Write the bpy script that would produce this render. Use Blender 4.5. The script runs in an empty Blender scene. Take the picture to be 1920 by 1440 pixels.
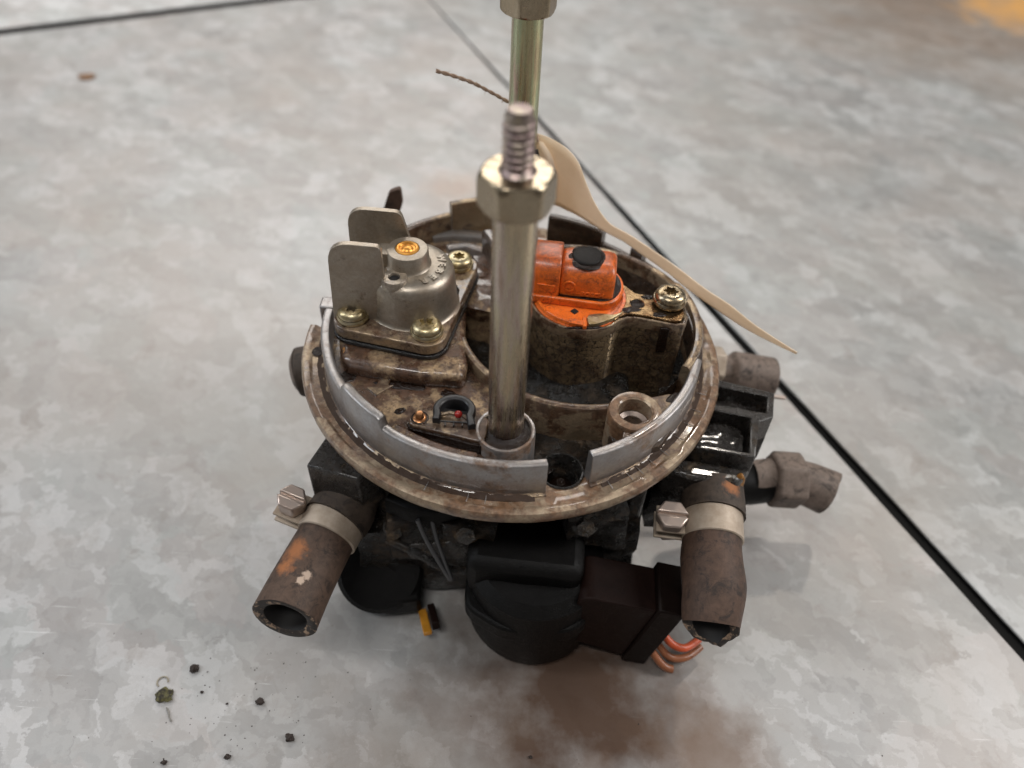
import bpy, bmesh, math, random
from mathutils import Vector, Matrix, noise
from mathutils.geometry import tessellate_polygon
R = math.radians; PI = math.pi
random.seed(7)
sc = bpy.context.scene
COL = sc.collection
sc.unit_settings.system = 'METRIC'
sc.unit_settings.scale_length = 0.01          # one unit is one centimetre
H = 7.0                                        # height of the round flange above the bench

# ------------------------------------------------------------------ camera
cam_d = bpy.data.cameras.new('camera'); cam = bpy.data.objects.new('camera', cam_d); COL.objects.link(cam)
sc.camera = cam
cam_d.sensor_width = 36.0; cam_d.lens = 27.0; cam_d.clip_start = 0.5; cam_d.clip_end = 2000
pitch, roll = R(45.93), R(2.98)
fw = Vector((0, math.cos(pitch), -math.sin(pitch))); up0 = Vector((0, math.sin(pitch), math.cos(pitch))); r0 = Vector((1, 0, 0))
rt = math.cos(roll)*r0 + math.sin(roll)*up0; up = -math.sin(roll)*r0 + math.cos(roll)*up0
cam.matrix_world = Matrix.Translation((0.065, -17.095, 15.887+H)) @ Matrix((rt, up, -fw)).transposed().to_4x4()
cam_d.dof.use_dof = True; cam_d.dof.focus_distance = 20.6; cam_d.dof.aperture_fstop = 0.080; cam_d.dof.aperture_blades = 0

# ------------------------------------------------------------------ light
w = bpy.data.worlds.new('World'); sc.world = w; w.use_nodes = True
nt = w.node_tree; bg = nt.nodes['Background']
tc = nt.nodes.new('ShaderNodeTexCoord'); sp = nt.nodes.new('ShaderNodeSeparateXYZ'); cr = nt.nodes.new('ShaderNodeValToRGB')
nt.links.new(tc.outputs['Generated'], sp.inputs[0]); nt.links.new(sp.outputs['Z'], cr.inputs[0]); nt.links.new(cr.outputs[0], bg.inputs[0])
e = cr.color_ramp.elements; e[0].position = 0.0; e[0].color = (.30, .25, .20, 1); e[1].position = 0.75; e[1].color = (.50, .50, .52, 1)
bg.inputs[1].default_value = 0.24
def area(name, loc, tgt, size, power, col):
    d = bpy.data.lights.new(name, 'AREA'); d.shape = 'RECTANGLE'; d.size, d.size_y = size; d.energy = power; d.color = col
    o = bpy.data.objects.new(name, d); COL.objects.link(o); o.location = loc
    o.rotation_euler = (Vector(tgt)-Vector(loc)).to_track_quat('-Z', 'Y').to_euler(); return o
area('ceiling_or_fill_lamp', (-50, 165, 135), (0, 10, 0), (190, 45), 150000, (1.0, .965, .92))
area('ceiling_or_fill_lamp', (140, 5, 110), (0, 0, 0), (40, 110), 175000, (1.0, .98, .96))
area('ceiling_or_fill_lamp', (-150, 0, 105), (0, 0, 0), (24, 120), 95000, (.88, .94, 1.0))
area('ceiling_or_fill_lamp', (-25, -62, 165), (0, 0, 5), (70, 12), 78000, (1.0, .97, .93))  # unseen front fill, added to brighten the surfaces facing the camera
area('glint_lamp', (45, 95, 130), (0, 0, 5), (7, 7), 30000, (1.0, .92, .82))  # small unseen lamp added to raise glints on oil and metal
sc.view_settings.view_transform = 'Standard'; sc.view_settings.look = 'None'
sc.view_settings.exposure = 0.28; sc.view_settings.gamma = 1.0
sc.cycles.use_denoising = True
sc.cycles.max_bounces = 8

# ------------------------------------------------------------------ materials
class NT:
    def __init__(s, name):
        s.m = bpy.data.materials.new(name); s.m.use_nodes = True; s.t = s.m.node_tree; s.n = s.t.nodes; s.l = s.t.links
        s.b = s.n['Principled BSDF']; s.tc = s.n.new('ShaderNodeTexCoord'); s.co = s.tc.outputs['Object']
    def link(s, a, b): s.l.new(a, b)
    def noise(s, scale, detail=6, rough=.6, dist=0, co=None):
        n = s.n.new('ShaderNodeTexNoise'); n.inputs['Scale'].default_value = scale; n.inputs['Detail'].default_value = detail
        n.inputs['Roughness'].default_value = rough; n.inputs['Distortion'].default_value = dist
        s.link(co or s.co, n.inputs['Vector']); return n.outputs['Fac']
    def vor(s, scale, feature='F1', out='Distance', co=None, rnd=1):
        n = s.n.new('ShaderNodeTexVoronoi'); n.feature = feature; n.inputs['Scale'].default_value = scale
        n.inputs['Randomness'].default_value = rnd
        s.link(co or s.co, n.inputs['Vector']); return n.outputs[out]
    def ramp(s, v, pts, interp='LINEAR'):
        n = s.n.new('ShaderNodeValToRGB'); n.color_ramp.interpolation = interp; el = n.color_ramp.elements
        while len(el) < len(pts): el.new(.5)
        for k, (p, c) in enumerate(pts):
            el[k].position = p; el[k].color = (c, c, c, 1) if not isinstance(c, tuple) else (*c, 1)
        s.link(v, n.inputs[0]); return n.outputs[0]
    def mix(s, f, a, b, mode='MIX'):
        n = s.n.new('ShaderNodeMix'); n.data_type = 'RGBA'; n.blend_type = mode
        for i, v in ((0, f), (6, a), (7, b)):
            if isinstance(v, tuple): n.inputs[i].default_value = (*v, 1)
            elif isinstance(v, (int, float)): n.inputs[i].default_value = v if i == 0 else (v, v, v, 1)
            else: s.link(v, n.inputs[i])
        return n.outputs[2]
    def math(s, op, a, b=0.0, c=None, clamp=False):
        n = s.n.new('ShaderNodeMath'); n.operation = op; n.use_clamp = clamp
        for i, v in enumerate((a, b, c)):
            if v is None: continue
            if isinstance(v, (int, float)): n.inputs[i].default_value = v
            else: s.link(v, n.inputs[i])
        return n.outputs[0]
    def mapping(s, scale=(1, 1, 1), rot=(0, 0, 0), loc=(0, 0, 0), co=None):
        n = s.n.new('ShaderNodeMapping'); n.inputs['Scale'].default_value = scale; n.inputs['Rotation'].default_value = rot; n.inputs['Location'].default_value = loc
        s.link(co or s.co, n.inputs[0]); return n.outputs[0]
    def sep(s, co=None):
        n = s.n.new('ShaderNodeSeparateXYZ'); s.link(co or s.co, n.inputs[0]); return n.outputs
    def bump(s, h, strength, dist=.05, prev=None):
        n = s.n.new('ShaderNodeBump'); n.inputs['Strength'].default_value = strength; n.inputs['Distance'].default_value = dist
        s.link(h, n.inputs['Height'])
        if prev is not None: s.link(prev, n.inputs['Normal'])
        return n.outputs[0]
    def set(s, **k):
        for key, v in k.items():
            i = s.b.inputs[{'col': 'Base Color', 'rough': 'Roughness', 'metal': 'Metallic', 'nor': 'Normal', 'coat': 'Coat Weight', 'crough': 'Coat Roughness', 'spec': 'Specular IOR Level'}[key]]
            if isinstance(v, tuple): i.default_value = (*v, 1)
            elif isinstance(v, (int, float)): i.default_value = v
            else: s.link(v, i)
        return s.m
    def blob(s, x, y, z, r, edge=.5):
        """soft mask (1 inside) around a point, its outline broken by noise"""
        n = s.n.new('ShaderNodeVectorMath'); n.operation = 'DISTANCE'; s.link(s.co, n.inputs[0]); n.inputs[1].default_value = (x, y, z)
        d = s.math('ADD', s.math('DIVIDE', n.outputs['Value'], r), s.math('MULTIPLY', s.math('SUBTRACT', s.noise(1.9/max(r, .12)**.8, 8 if r < 1.5 else 6, .72 if r < 1.5 else .58), .5), 2.2 if r < 1.5 else 1.3))
        return s.ramp(d, [(max(0, 1-edge), 1.0), (1.0, 0.0)])

def cast_metal(name, clean, grime, amount, rough=.42, bump=.35, oil=.16, metal=.85, fine=.5, blobs=(), speck=.5, crack=0, coatw=.85):
    """die-cast alloy: clean metal, tan varnish film and dark oily grime in patches"""
    s = NT(name)
    big = s.noise(.55, 8, .62, .4); mid = s.noise(2.6, 10, .72, .3); fi = s.noise(13, 5, .7)
    m = s.math('ADD', s.math('MULTIPLY', big, .55), s.math('MULTIPLY', mid, .45))
    lo = .62 - amount*.34
    mask = s.ramp(m, [(lo-.035, 0.0), (lo+.055, 1.0)])
    for (x, y, z, r) in blobs:
        mask = s.math('MAXIMUM', mask, s.blob(x, y, z, r))
    tan = tuple(.5*a+.5*b for a, b in zip(clean, (.24, .155, .085)))
    film = s.mix(s.ramp(s.noise(2.1, 9, .72, .25), [(.34, 0.0), (.68, .85)]), clean, tan)
    film = s.mix(s.ramp(fi, [(.3, .55), (.6, 0.0)]), film, tuple(c*.55 for c in clean))
    gr = s.mix(s.ramp(s.noise(5, 6, .7), [(.35, 0.0), (.7, 1.0)]), grime, tuple(min(1, c*3.2+.01) for c in grime))
    col = s.mix(mask, film, gr)
    dots = s.ramp(s.vor(4.2), [(.05, 1.0), (.085, 0.0)]); dsel = s.ramp(s.noise(1.7, 3, .5), [(.5, 0.0), (.58, speck)])
    col = s.mix(s.math('MULTIPLY', dots, dsel), col, (.012, .008, .006))
    rg = s.mix(mask, s.math('ADD', s.math('MULTIPLY', mid, .22), rough-.10), s.ramp(s.noise(3.7, 5, .6), [(.35, oil), (.7, oil+.45)]))
    hgt = s.math('ADD', s.math('MULTIPLY', s.noise(34, 3, .6), fine), s.math('MULTIPLY', s.math('MULTIPLY', mid, mask), 1.6))
    if crack:
        n = s.n.new('ShaderNodeTexVoronoi'); n.feature = 'DISTANCE_TO_EDGE'; n.inputs['Scale'].default_value = 4.2
        nn = s.n.new('ShaderNodeTexNoise'); nn.inputs['Scale'].default_value = 3; nn.inputs['Detail'].default_value = 5; s.link(s.co, nn.inputs['Vector'])
        vm = s.n.new('ShaderNodeVectorMath'); vm.operation = 'MULTIPLY_ADD'; vm.inputs[1].default_value = (.55,)*3
        s.link(nn.outputs['Color'], vm.inputs[0]); s.link(s.co, vm.inputs[2]); s.link(vm.outputs[0], n.inputs['Vector'])
        c = s.ramp(n.outputs['Distance'], [(.0, 0.0), (.07, 1.0)])
        hgt = s.math('ADD', hgt, s.math('MULTIPLY', c, crack))
        col = s.mix(c, tuple(x*.3 for x in grime), col)
    met = s.math('MULTIPLY', s.math('SUBTRACT', 1.0, s.math('MULTIPLY', mask, .85)), metal)
    return s.set(col=col, rough=rg, metal=met, nor=s.bump(hgt, bump, .03), coat=s.math('MULTIPLY', mask, coatw), crough=.10)

MM = {}
ALU = (.42, .385, .345); GRIME = (.020, .011, .006)
MM['flange'] = cast_metal('varnished_alloy', (.45, .36, .26), (.075, .040, .020), .44, rough=.46, bump=.35, oil=.3, metal=.7)
MM['wall'] = cast_metal('grey_alloy', (.40, .395, .40), (.07, .042, .026), .20, rough=.38, bump=.22, oil=.28)
MM['dark_wall'] = cast_metal('oil_darkened_alloy', (.22, .17, .12), GRIME, .66, rough=.42, bump=.4, oil=.2, metal=.6)
MM['deck'] = cast_metal('oily_alloy_deck', (.54, .39, .235), (.034, .016, .008), .52, rough=.32, bump=.6, oil=.12, metal=.55, blobs=[(-4.3, -1.9, H+.5, 1.1), (-3.9, -2.9, H+.42, .9), (-2.2, -4.3, H+.8, .7), (-1.5, -2.5, H+.4, .8), (-2.8, -2.5, H+.45, .7)])
MM['tower'] = cast_metal('varnish_crazed_alloy', (.30, .22, .13), (.034, .020, .010), .46, rough=.36, bump=.6, oil=.2, metal=.55, crack=.9)
MM['dome'] = cast_metal('clean_cast_alloy', (.43, .385, .325), (.06, .035, .018), .12, rough=.40, bump=.28, oil=.25, speck=.9)
MM['plate'] = cast_metal('stained_cast_alloy', (.46, .355, .24), (.035, .018, .009), .48, rough=.38, bump=.3, oil=.18)
MM['black'] = cast_metal('black_oily_casting', (.013, .010, .008), (.003, .0025, .002), .5, rough=.45, bump=2.2, oil=.10, metal=.05, fine=.5, coatw=.25)
MM['bracket'] = cast_metal('black_tarred_casting', (.13, .095, .062), (.008, .006, .0045), .58, rough=.42, bump=2.0, oil=.09, metal=.4, fine=.5, coatw=.5)
MM['steel_nut'] = cast_metal('zinc_plated_nut', (.40, .335, .24), (.20, .14, .08), .08, rough=.24, bump=.08, oil=.25, metal=.95, fine=.1, speck=.2)

def plated(name, axis_scale, cols, rough=.30, seedloc=(0, 0, 0)):
    s = NT(name)
    st = s.mapping(scale=axis_scale, loc=seedloc)
    a = s.noise(1.6, 6, .6, .3, co=st); b = s.noise(6, 6, .7, 0, co=st)
    c = s.ramp(a, [(.30, cols[0]), (.43, cols[1]), (.55, cols[2]), (.70, cols[3])])
    c = s.mix(s.ramp(b, [(.36, .38), (.62, 0.0)]), c, tuple(x*.6 for x in cols[0]))
    return s.set(col=c, metal=.92, rough=s.ramp(b, [(.3, rough-.07), (.7, rough+.16)]), nor=s.bump(s.noise(9, 5, .7, co=st), .12, .02))
MM['rod'] = plated('yellow_zinc_rod', (3.0, 3.0, .28), [(.34, .24, .18), (.48, .395, .34), (.46, .40, .28), (.58, .45, .31)], .23)
MM['rod_far'] = plated('green_gold_zinc_rod', (3.0, 3.0, .22), [(.40, .31, .20), (.50, .46, .27), (.46, .52, .33), (.50, .36, .29)], .24, (4, 2, 1))
MM['thread'] = plated('rusty_thread_metal', (2, 2, 2), [(.16, .11, .10), (.30, .23, .22), (.42, .36, .30), (.50, .42, .30)], .34)
MM['brass_screw'] = plated('yellow_plated_screw', (2, 2, 2), [(.34, .25, .12), (.46, .38, .22), (.52, .45, .29), (.56, .50, .38)], .31)
s = NT('orange_brass'); MM['brass'] = s.set(col=s.mix(s.noise(6, 4, .6), (.75, .38, .08), (.62, .26, .05)), metal=.75, rough=.34, nor=s.bump(s.noise(15), .15, .02))
s = NT('copper_pin'); MM['copper'] = s.set(col=(.42, .20, .09), metal=.85, rough=.3)
s = NT('red_epoxy'); MM['red'] = s.set(col=(.30, .015, .012), rough=.22)

def plastic(name, col, dark, amt, rough=.38, bump=.2, streak=None, coat=0.0, spec=.5):
    s = NT(name)
    n1 = s.noise(1.5, 9, .72, 1.3); n2 = s.noise(7, 7, .75, 2.0)
    m = s.math('ADD', s.math('MULTIPLY', n1, .5), s.math('MULTIPLY', n2, .5))
    mask = s.ramp(m, [(.62-.3*amt-.03, 0.0), (.62-.3*amt+.16, 1.0)])
    c = s.mix(s.ramp(s.noise(2.2, 5), [(.35, 0.0), (.65, 1.0)]), col, tuple(x*.74 for x in col))
    c = s.mix(mask, c, dark)
    if streak: c = streak(s, c)
    return s.set(col=c, rough=s.mix(mask, rough, .22), nor=s.bump(s.math('ADD', s.noise(22, 4), s.math('MULTIPLY', mask, .6)), bump, .02), coat=coat, crough=.2, spec=spec)
def orange_dirt(s, c):
    z = s.sep()[2]
    # soot settled on the flat top of the cap, broken by noise
    t = s.ramp(s.math('ADD', s.math('SUBTRACT', z, H+2.45), s.math('MULTIPLY', s.math('SUBTRACT', s.noise(4.5, 8, .75, 1.5), .5), 2.1)), [(.10, 0.0), (.75, .78)])
    c = s.mix(t, c, (.13, .030, .014))
    fine = s.ramp(s.noise(9, 8, .8, 2.0), [(.57, 0.0), (.66, .8)])
    c = s.mix(fine, c, (.04, .012, .008))
    vein = s.math('ABSOLUTE', s.math('SUBTRACT', s.noise(2.6, 7, .7, 1.2), .5))
    vm = s.math('MULTIPLY', s.ramp(vein, [(.004, 1.0), (.016, 0.0)]), s.ramp(s.noise(1.4, 3), [(.44, 0.0), (.55, .9)]))
    return s.mix(vm, c, (.03, .010, .007))
MM['orange'] = plastic('orange_plastic', (.88, .17, .018), (.10, .024, .010), .28, rough=.34, bump=.25, streak=orange_dirt, coat=.25)
MM['black_plastic'] = plastic('black_plastic', (.010, .008, .007), (.005, .004, .004), .3, rough=.5, bump=.5, spec=.2)
MM['dark_plastic'] = plastic('oily_dark_plastic', (.004, .0035, .0033), (.0015, .0015, .0015), .35, rough=.5, bump=.6, spec=.16)
MM['gasket'] = plastic('wet_black_gasket', (.010, .008, .007), (.004, .003, .003), .5, rough=.15, bump=.9)
MM['brown_plug'] = plastic('brown_plastic', (.013, .0055, .004), (.006, .003, .0025), .3, rough=.55, bump=.3, spec=.15)
MM['brown_plug_cap'] = plastic('dark_brown_plastic', (.008, .004, .003), (.005, .003, .002), .3, rough=.55, bump=.3, spec=.12)
MM['amber'] = plastic('amber_plastic', (.62, .27, .03), (.10, .05, .03), .15, rough=.3, bump=.1)
MM['wire_orange'] = plastic('orange_wire', (.55, .09, .03), (.12, .04, .02), .3)
MM['wire_brown'] = plastic('brown_wire', (.30, .11, .05), (.10, .04, .02), .3)
MM['loop_grey'] = plastic('black_sensor_plastic', (.016, .016, .018), (.006, .005, .004), .25, rough=.40, bump=.15)

def rubber(name, col, rust=(), pale=()):
    s = NT(name)
    c = s.mix(s.ramp(s.noise(.9, 7, .6), [(.35, 0.0), (.66, 1.0)]), col, tuple(x*.62 for x in col))
    c = s.mix(s.ramp(s.noise(5, 8, .7, .5), [(.36, .45), (.62, 0.0)]), c, tuple(x*1.9 for x in col))
    c = s.mix(s.ramp(s.noise(2.1, 9, .75, .8), [(.52, 0.0), (.62, .75)]), c, (.012, .009, .008))
    for (x, y, z, r) in rust: c = s.mix(s.blob(x, y, z, r, .75), c, (.30, .115, .042))
    for (x, y, z, r) in pale: c = s.mix(s.blob(x, y, z, r, .35), c, (.42, .32, .25))
    return s.set(col=c, rough=.62, nor=s.bump(s.noise(24, 5, .7), .35, .02), spec=.35)
MM['hose_left'] = rubber('brown_rubber', (.070, .043, .030), rust=[(-5.50, -6.2, H-2.2, .42), (-5.62, -6.65, H-2.25, .36)], pale=[(-5.0, -6.95, H-2.15, .15), (-5.16, -7.1, H-2.17, .13)])
MM['hose_right'] = rubber('rust_brown_rubber', (.070, .040, .027))
MM['collar'] = rubber('worn_black_rubber', (.050, .036, .027), rust=[(6.35, -4.0, H-1.3, .32)])
MM['hose_grey'] = rubber('dusty_rubber', (.15, .115, .095))
s = NT('fabric_ply'); MM['ply'] = s.set(col=s.mix(s.ramp(s.noise(3.4, 7, .7, .4), [(.52, 0.0), (.60, 1.0)]), (.030, .024, .021), (.34, .235, .16)), rough=.7, nor=s.bump(s.noise(9), .5, .03))
s = NT('hollow_black_rubber'); MM['hole'] = s.set(col=(.006, .005, .005), rough=.7)
s = NT('dull_zinc_band'); n_ = s.noise(1.6, 7, .65)
MM['band'] = s.set(col=s.mix(s.ramp(n_, [(.36, 0.0), (.66, 1.0)]), (.46, .385, .31), (.30, .235, .175)), metal=.35, rough=.55, nor=s.bump(s.noise(28, 4), .25, .02))
s = NT('scuffed_steel_screw'); MM['clamp_screw'] = s.set(col=s.mix(s.noise(3, 6), (.55, .42, .35), (.38, .34, .31)), metal=.75, rough=.36, nor=s.bump(s.noise(9, 6), .2, .02))
s = NT('sticky_oil'); MM['oil'] = s.set(col=(.012, .0055, .003), rough=.10, spec=.32, nor=s.bump(s.noise(7, 5, .65, .8), .9, .06))
s = NT('amber_varnish_grease'); MM['grease'] = s.set(col=s.mix(s.noise(4, 6), (.40, .17, .02), (.14, .06, .01)), rough=.35, nor=s.bump(s.noise(9, 6), 1.0, .05))

s = NT('dried_brown_grime'); MM['grime_line'] = s.set(col=s.mix(s.noise(5, 6), (.050, .026, .014), (.022, .012, .007)), rough=.62, spec=.3, nor=s.bump(s.noise(12, 6), .8, .03))
MM['wire_steel'] = NT('dark_spring_steel').set(col=(.10, .10, .105), metal=.8, rough=.35)
# paper tag
s = NT('buff_card'); g = s.noise(2.2, 7, .7)
MM['card'] = s.set(col=s.mix(s.ramp(g, [(.35, 0.0), (.7, 1.0)]), (.93, .83, .68), (.86, .74, .57)), rough=.75, nor=s.bump(s.noise(30, 4), .1, .01))
_tr = s.n.new('ShaderNodeBsdfTranslucent'); _tr.inputs[0].default_value = (.92, .76, .58, 1)
_mx = s.n.new('ShaderNodeMixShader'); _mx.inputs[0].default_value = .42; s.link(s.b.outputs[0], _mx.inputs[1]); s.link(_tr.outputs[0], _mx.inputs[2]); s.link(_mx.outputs[0], s.n['Material Output'].inputs[0])
MM['string'] = NT('hemp_string').set(col=(.36, .25, .18), rough=.9)

# galvanised sheet
def zinc(name, tint=(1, 1, 1), stain=.5, scale=1.0, off=(0, 0, 0), spots=()):
    s = NT(name)
    nn = s.n.new('ShaderNodeTexNoise'); nn.inputs['Scale'].default_value = .9; nn.inputs['Detail'].default_value = 6; nn.inputs['Roughness'].default_value = .62; s.link(s.co, nn.inputs['Vector'])
    vm = s.n.new('ShaderNodeVectorMath'); vm.operation = 'MULTIPLY_ADD'; vm.inputs[1].default_value = (1.7,)*3; s.link(nn.outputs['Color'], vm.inputs[0])
    mp = s.mapping(scale=(1, 1, 1), rot=(0, 0, R(38)), loc=off); s.link(mp, vm.inputs[2]); co = s.mapping(scale=(.75, 1.25, 1), co=vm.outputs[0])
    c1 = s.sep(s.vor(.62*scale, out='Color', co=co))[0]; c2 = s.sep(s.vor(1.5*scale, out='Color', co=co))[1]
    c3 = s.sep(s.vor(3.7*scale, out='Color', co=co))[2]
    v = s.math('ADD', s.math('ADD', s.math('MULTIPLY', c1, .50), s.math('MULTIPLY', c2, .33)), s.math('MULTIPLY', c3, .17))
    v = s.math('ADD', s.math('MULTIPLY', v, .86), s.math('MULTIPLY', s.noise(.35, 5, .6), .17))
    base = s.ramp(v, [(.22, (.315, .312, .308)), (.44, (.372, .37, .367)), (.50, (.395, .393, .39)), (.62, (.412, .41, .407)), (.655, (.465, .465, .466)), (.86, (.515, .515, .517))])
    hue = s.sep(s.vor(.42*scale, out='Color', co=co))
    base = s.mix(s.math('MULTIPLY', hue[0], .30), base, s.mix(s.ramp(hue[1], [(.45, 0.0), (.55, 1.0)]), (.425, .385, .37), (.385, .41, .40)))
    base = s.mix(s.ramp(s.noise(38, 3, .7), [(.38, .22), (.52, 0.0)]), base, (.30, .28, .26))
    warm = s.ramp(s.noise(.11, 8, .6, .5), [(.40, 0.0), (.72, stain)])
    base = s.mix(warm, base, (.385, .335, .295))
    grubby = s.ramp(s.noise(.8, 9, .72, .6), [(.56, 0.0), (.78, .55)]); base = s.mix(grubby, base, (.25, .21, .18))
    pits = s.math('MULTIPLY', s.ramp(s.vor(2.1), [(.02, .8), (.05, 0.0)]), s.ramp(s.noise(.5, 2), [(.5, 0.0), (.6, 1.0)])); base = s.mix(pits, base, (.16, .12, .10))
    scr = s.mapping(scale=(.35, 9, 1), rot=(0, 0, R(-24))); sm = s.ramp(s.noise(1.4, 3, .5, co=scr), [(.70, 0.0), (.74, .5)]); base = s.mix(sm, base, (.72, .72, .72))
    if tint != (1, 1, 1): base = s.mix(1.0, base, tint, 'MULTIPLY')
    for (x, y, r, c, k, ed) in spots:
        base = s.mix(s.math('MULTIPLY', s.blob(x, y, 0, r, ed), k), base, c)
    rg = s.math('ADD', s.math('MULTIPLY', v, .12), s.math('ADD', s.math('MULTIPLY', warm, .14), .42))
    h = s.math('ADD', s.math('MULTIPLY', v, .6), s.math('MULTIPLY', s.noise(26, 4), .22))
    return s.set(col=base, metal=.42, rough=rg, nor=s.bump(h, .12, .05))
MM['zinc_a'] = zinc('spangled_zinc', stain=.5, spots=[(2.3, -7.7, 5.0, (.085, .045, .026), .96, .75), (6.2, -9.6, 2.6, (.17, .10, .06), .6, .7), (-2.5, -10.8, 4.2, (.23, .18, .14), .55, .9), (-5.5, 3.5, 3.5, (.27, .23, .20), .35, .9), (-3.5, 20, 2.4, (.42, .31, .25), .5, .8)])  # spots near the body mix brown oil stain with painted-in shadow
MM['zinc_b'] = zinc('spangled_zinc_dull', tint=(.93, .945, .945), stain=.45, off=(31, 7, 0), spots=[(33, 50, 17, (.24, .17, .12), .8, .95), (43, 52, 8, (.70, .38, .12), .95, .6)])  # brown and orange spots: a warm lamp reflection painted into the sheet colour
MM['zinc_c'] = zinc('spangled_zinc_bright', tint=(1.35, 1.36, 1.36), stain=.1, off=(-17, 40, 0))
MM['gap'] = NT('dark_gap').set(col=(.012, .011, .010), rough=.8)
s = NT('dirt'); MM['dirt'] = s.set(col=s.mix(s.noise(9), (.030, .016, .010), (.012, .008, .006)), rough=.6, nor=s.bump(s.noise(20), 1.0, .03))
s = NT('mossy_dirt'); MM['moss'] = s.set(col=s.mix(s.ramp(s.noise(7, 5), [(.4, 0.0), (.6, 1.0)]), (.022, .018, .012), (.12, .11, .045)), rough=.8, nor=s.bump(s.noise(18), 1.0, .03))
MM['fibre'] = NT('grey_fibre').set(col=(.20, .19, .17), rough=.8)
MM['flake'] = NT('pale_flake').set(col=(.30, .27, .21), rough=.7)
s = NT('dried_mud'); MM['mud'] = s.set(col=(.22, .13, .075), rough=.9)

# ------------------------------------------------------------------ mesh helpers (design z = 0 is the flange top, lifted by H)
class MB:
    def __init__(s): s.v = []; s.f = []
    def add(s, vs, fs, M=None):
        k = len(s.v)
        for p in vs:
            p = Vector(p)
            if M is not None: p = M @ p
            s.v.append(p)
        s.f += [tuple(i+k for i in f) for f in fs]; return s
    def lathe(s, prof, c=(0, 0), seg=48, a0=None, a1=None, M=None, closed=False):
        full = a0 is None; n = seg if full else seg+1
        vs = []; fs = []; m = len(prof)
        for i in range(n):
            a = 2*PI*i/seg if full else R(a0+(a1-a0)*i/seg)
            for (r, z) in prof: vs.append((c[0]+r*math.cos(a), c[1]+r*math.sin(a), z))
        for i in range(seg):
            j = (i+1) % n
            for k in range(m if closed else m-1):
                k2 = (k+1) % m; fs.append((i*m+k, j*m+k, j*m+k2, i*m+k2))
        if not full and closed: fs.append(tuple(range(m))[::-1]); fs.append(tuple((n-1)*m+k for k in range(m)))
        return s.add(vs, fs, M)
    def prism(s, outer, z0, z1, holes=(), M=None):
        def area(p): return sum(p[i][0]*p[(i+1) % len(p)][1]-p[(i+1) % len(p)][0]*p[i][1] for i in range(len(p)))
        outer = list(outer) if area(outer) > 0 else list(outer)[::-1]
        hs = [list(h)[::-1] if area(h) > 0 else list(h) for h in holes]
        loops = [outer]+hs; flat = [p for l in loops for p in l]; n = len(flat)
        vs = [(p[0], p[1], z0) for p in flat]+[(p[0], p[1], z1) for p in flat]; fs = []
        if hs:
            tri = tessellate_polygon([[Vector((p[0], p[1], 0)) for p in l] for l in loops])
            for t in tri:
                a, b, c = (flat[i] for i in t)
                if (b[0]-a[0])*(c[1]-a[1])-(b[1]-a[1])*(c[0]-a[0]) < 0: t = (t[0], t[2], t[1])
                fs.append(tuple(i+n for i in t)); fs.append(tuple(t)[::-1])
        else: fs.append(tuple(range(n, 2*n))); fs.append(tuple(range(n))[::-1])
        k = 0
        for l in loops:
            for i in range(len(l)):
                j = (i+1) % len(l); fs.append((k+i, k+j, k+j+n, k+i+n))
            k += len(l)
        return s.add(vs, fs, M)
    def box(s, c, d, rz=0, M=None):
        x, y, z = (q/2 for q in d)
        vs = [(sx*x, sy*y, sz*z) for sx in (-1, 1) for sy in (-1, 1) for sz in (-1, 1)]
        T = Matrix.Translation(c) @ Matrix.Rotation(R(rz), 4, 'Z')
        if M is not None: T = M @ T
        return s.add(vs, [(0, 1, 3, 2), (4, 6, 7, 5), (0, 4, 5, 1), (2, 3, 7, 6), (0, 2, 6, 4), (1, 5, 7, 3)], T)
    def rib(s, path, w, z0, ztops, rnd=None, taper=0.0):
        """wall along a plan path with a rounded top edge; heights per point"""
        n = len(path); vs = []; fs = []
        if isinstance(ztops, (int, float)): ztops = [ztops]*n
        ws = w if isinstance(w, (list, tuple)) else [w]*n
        for i, p in enumerate(path):
            a = Vector(path[max(0, i-1)]); b = Vector(path[min(n-1, i+1)]); d = (b-a).normalized(); nn = Vector((-d.y, d.x))
            hw = ws[i]/2; q = min(hw*.8, rnd or hw*.45); zt = ztops[i]
            pr = [(-hw-taper, z0), (-hw, zt-q), (-hw+q*.3, zt-q*.3), (-hw+q, zt), (hw-q, zt), (hw-q*.3, zt-q*.3), (hw, zt-q), (hw+taper, z0)]
            for (o, z) in pr: vs.append((p[0]+nn.x*o, p[1]+nn.y*o, z))
        m = 8
        for i in range(n-1):
            for k in range(m):
                k2 = (k+1) % m; fs.append((i*m+k, i*m+k2, (i+1)*m+k2, (i+1)*m+k))
        fs.append(tuple(range(m))[::-1]); fs.append(tuple((n-1)*m+k for k in range(m)))
        return s.add(vs, fs)
    def tube(s, pts, rad, seg=12, cap=True, M=None):
        pts = [Vector(p) for p in pts]; n = len(pts)
        rad = rad if isinstance(rad, (list, tuple)) else [rad]*n
        vs = []; fs = []; u = None
        for i, p in enumerate(pts):
            d = (pts[min(n-1, i+1)]-pts[max(0, i-1)]).normalized()
            if u is None: u = d.orthogonal().normalized()
            u = (u-d*u.dot(d)).normalized(); v = d.cross(u)
            for k in range(seg):
                a = 2*PI*k/seg; vs.append(p+(u*math.cos(a)+v*math.sin(a))*rad[i])
        for i in range(n-1):
            for k in range(seg):
                k2 = (k+1) % seg; fs.append((i*seg+k, i*seg+k2, (i+1)*seg+k2, (i+1)*seg+k))
        if cap: fs.append(tuple(range(seg))[::-1]); fs.append(tuple((n-1)*seg+k for k in range(seg)))
        return s.add(vs, fs, M)
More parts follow.
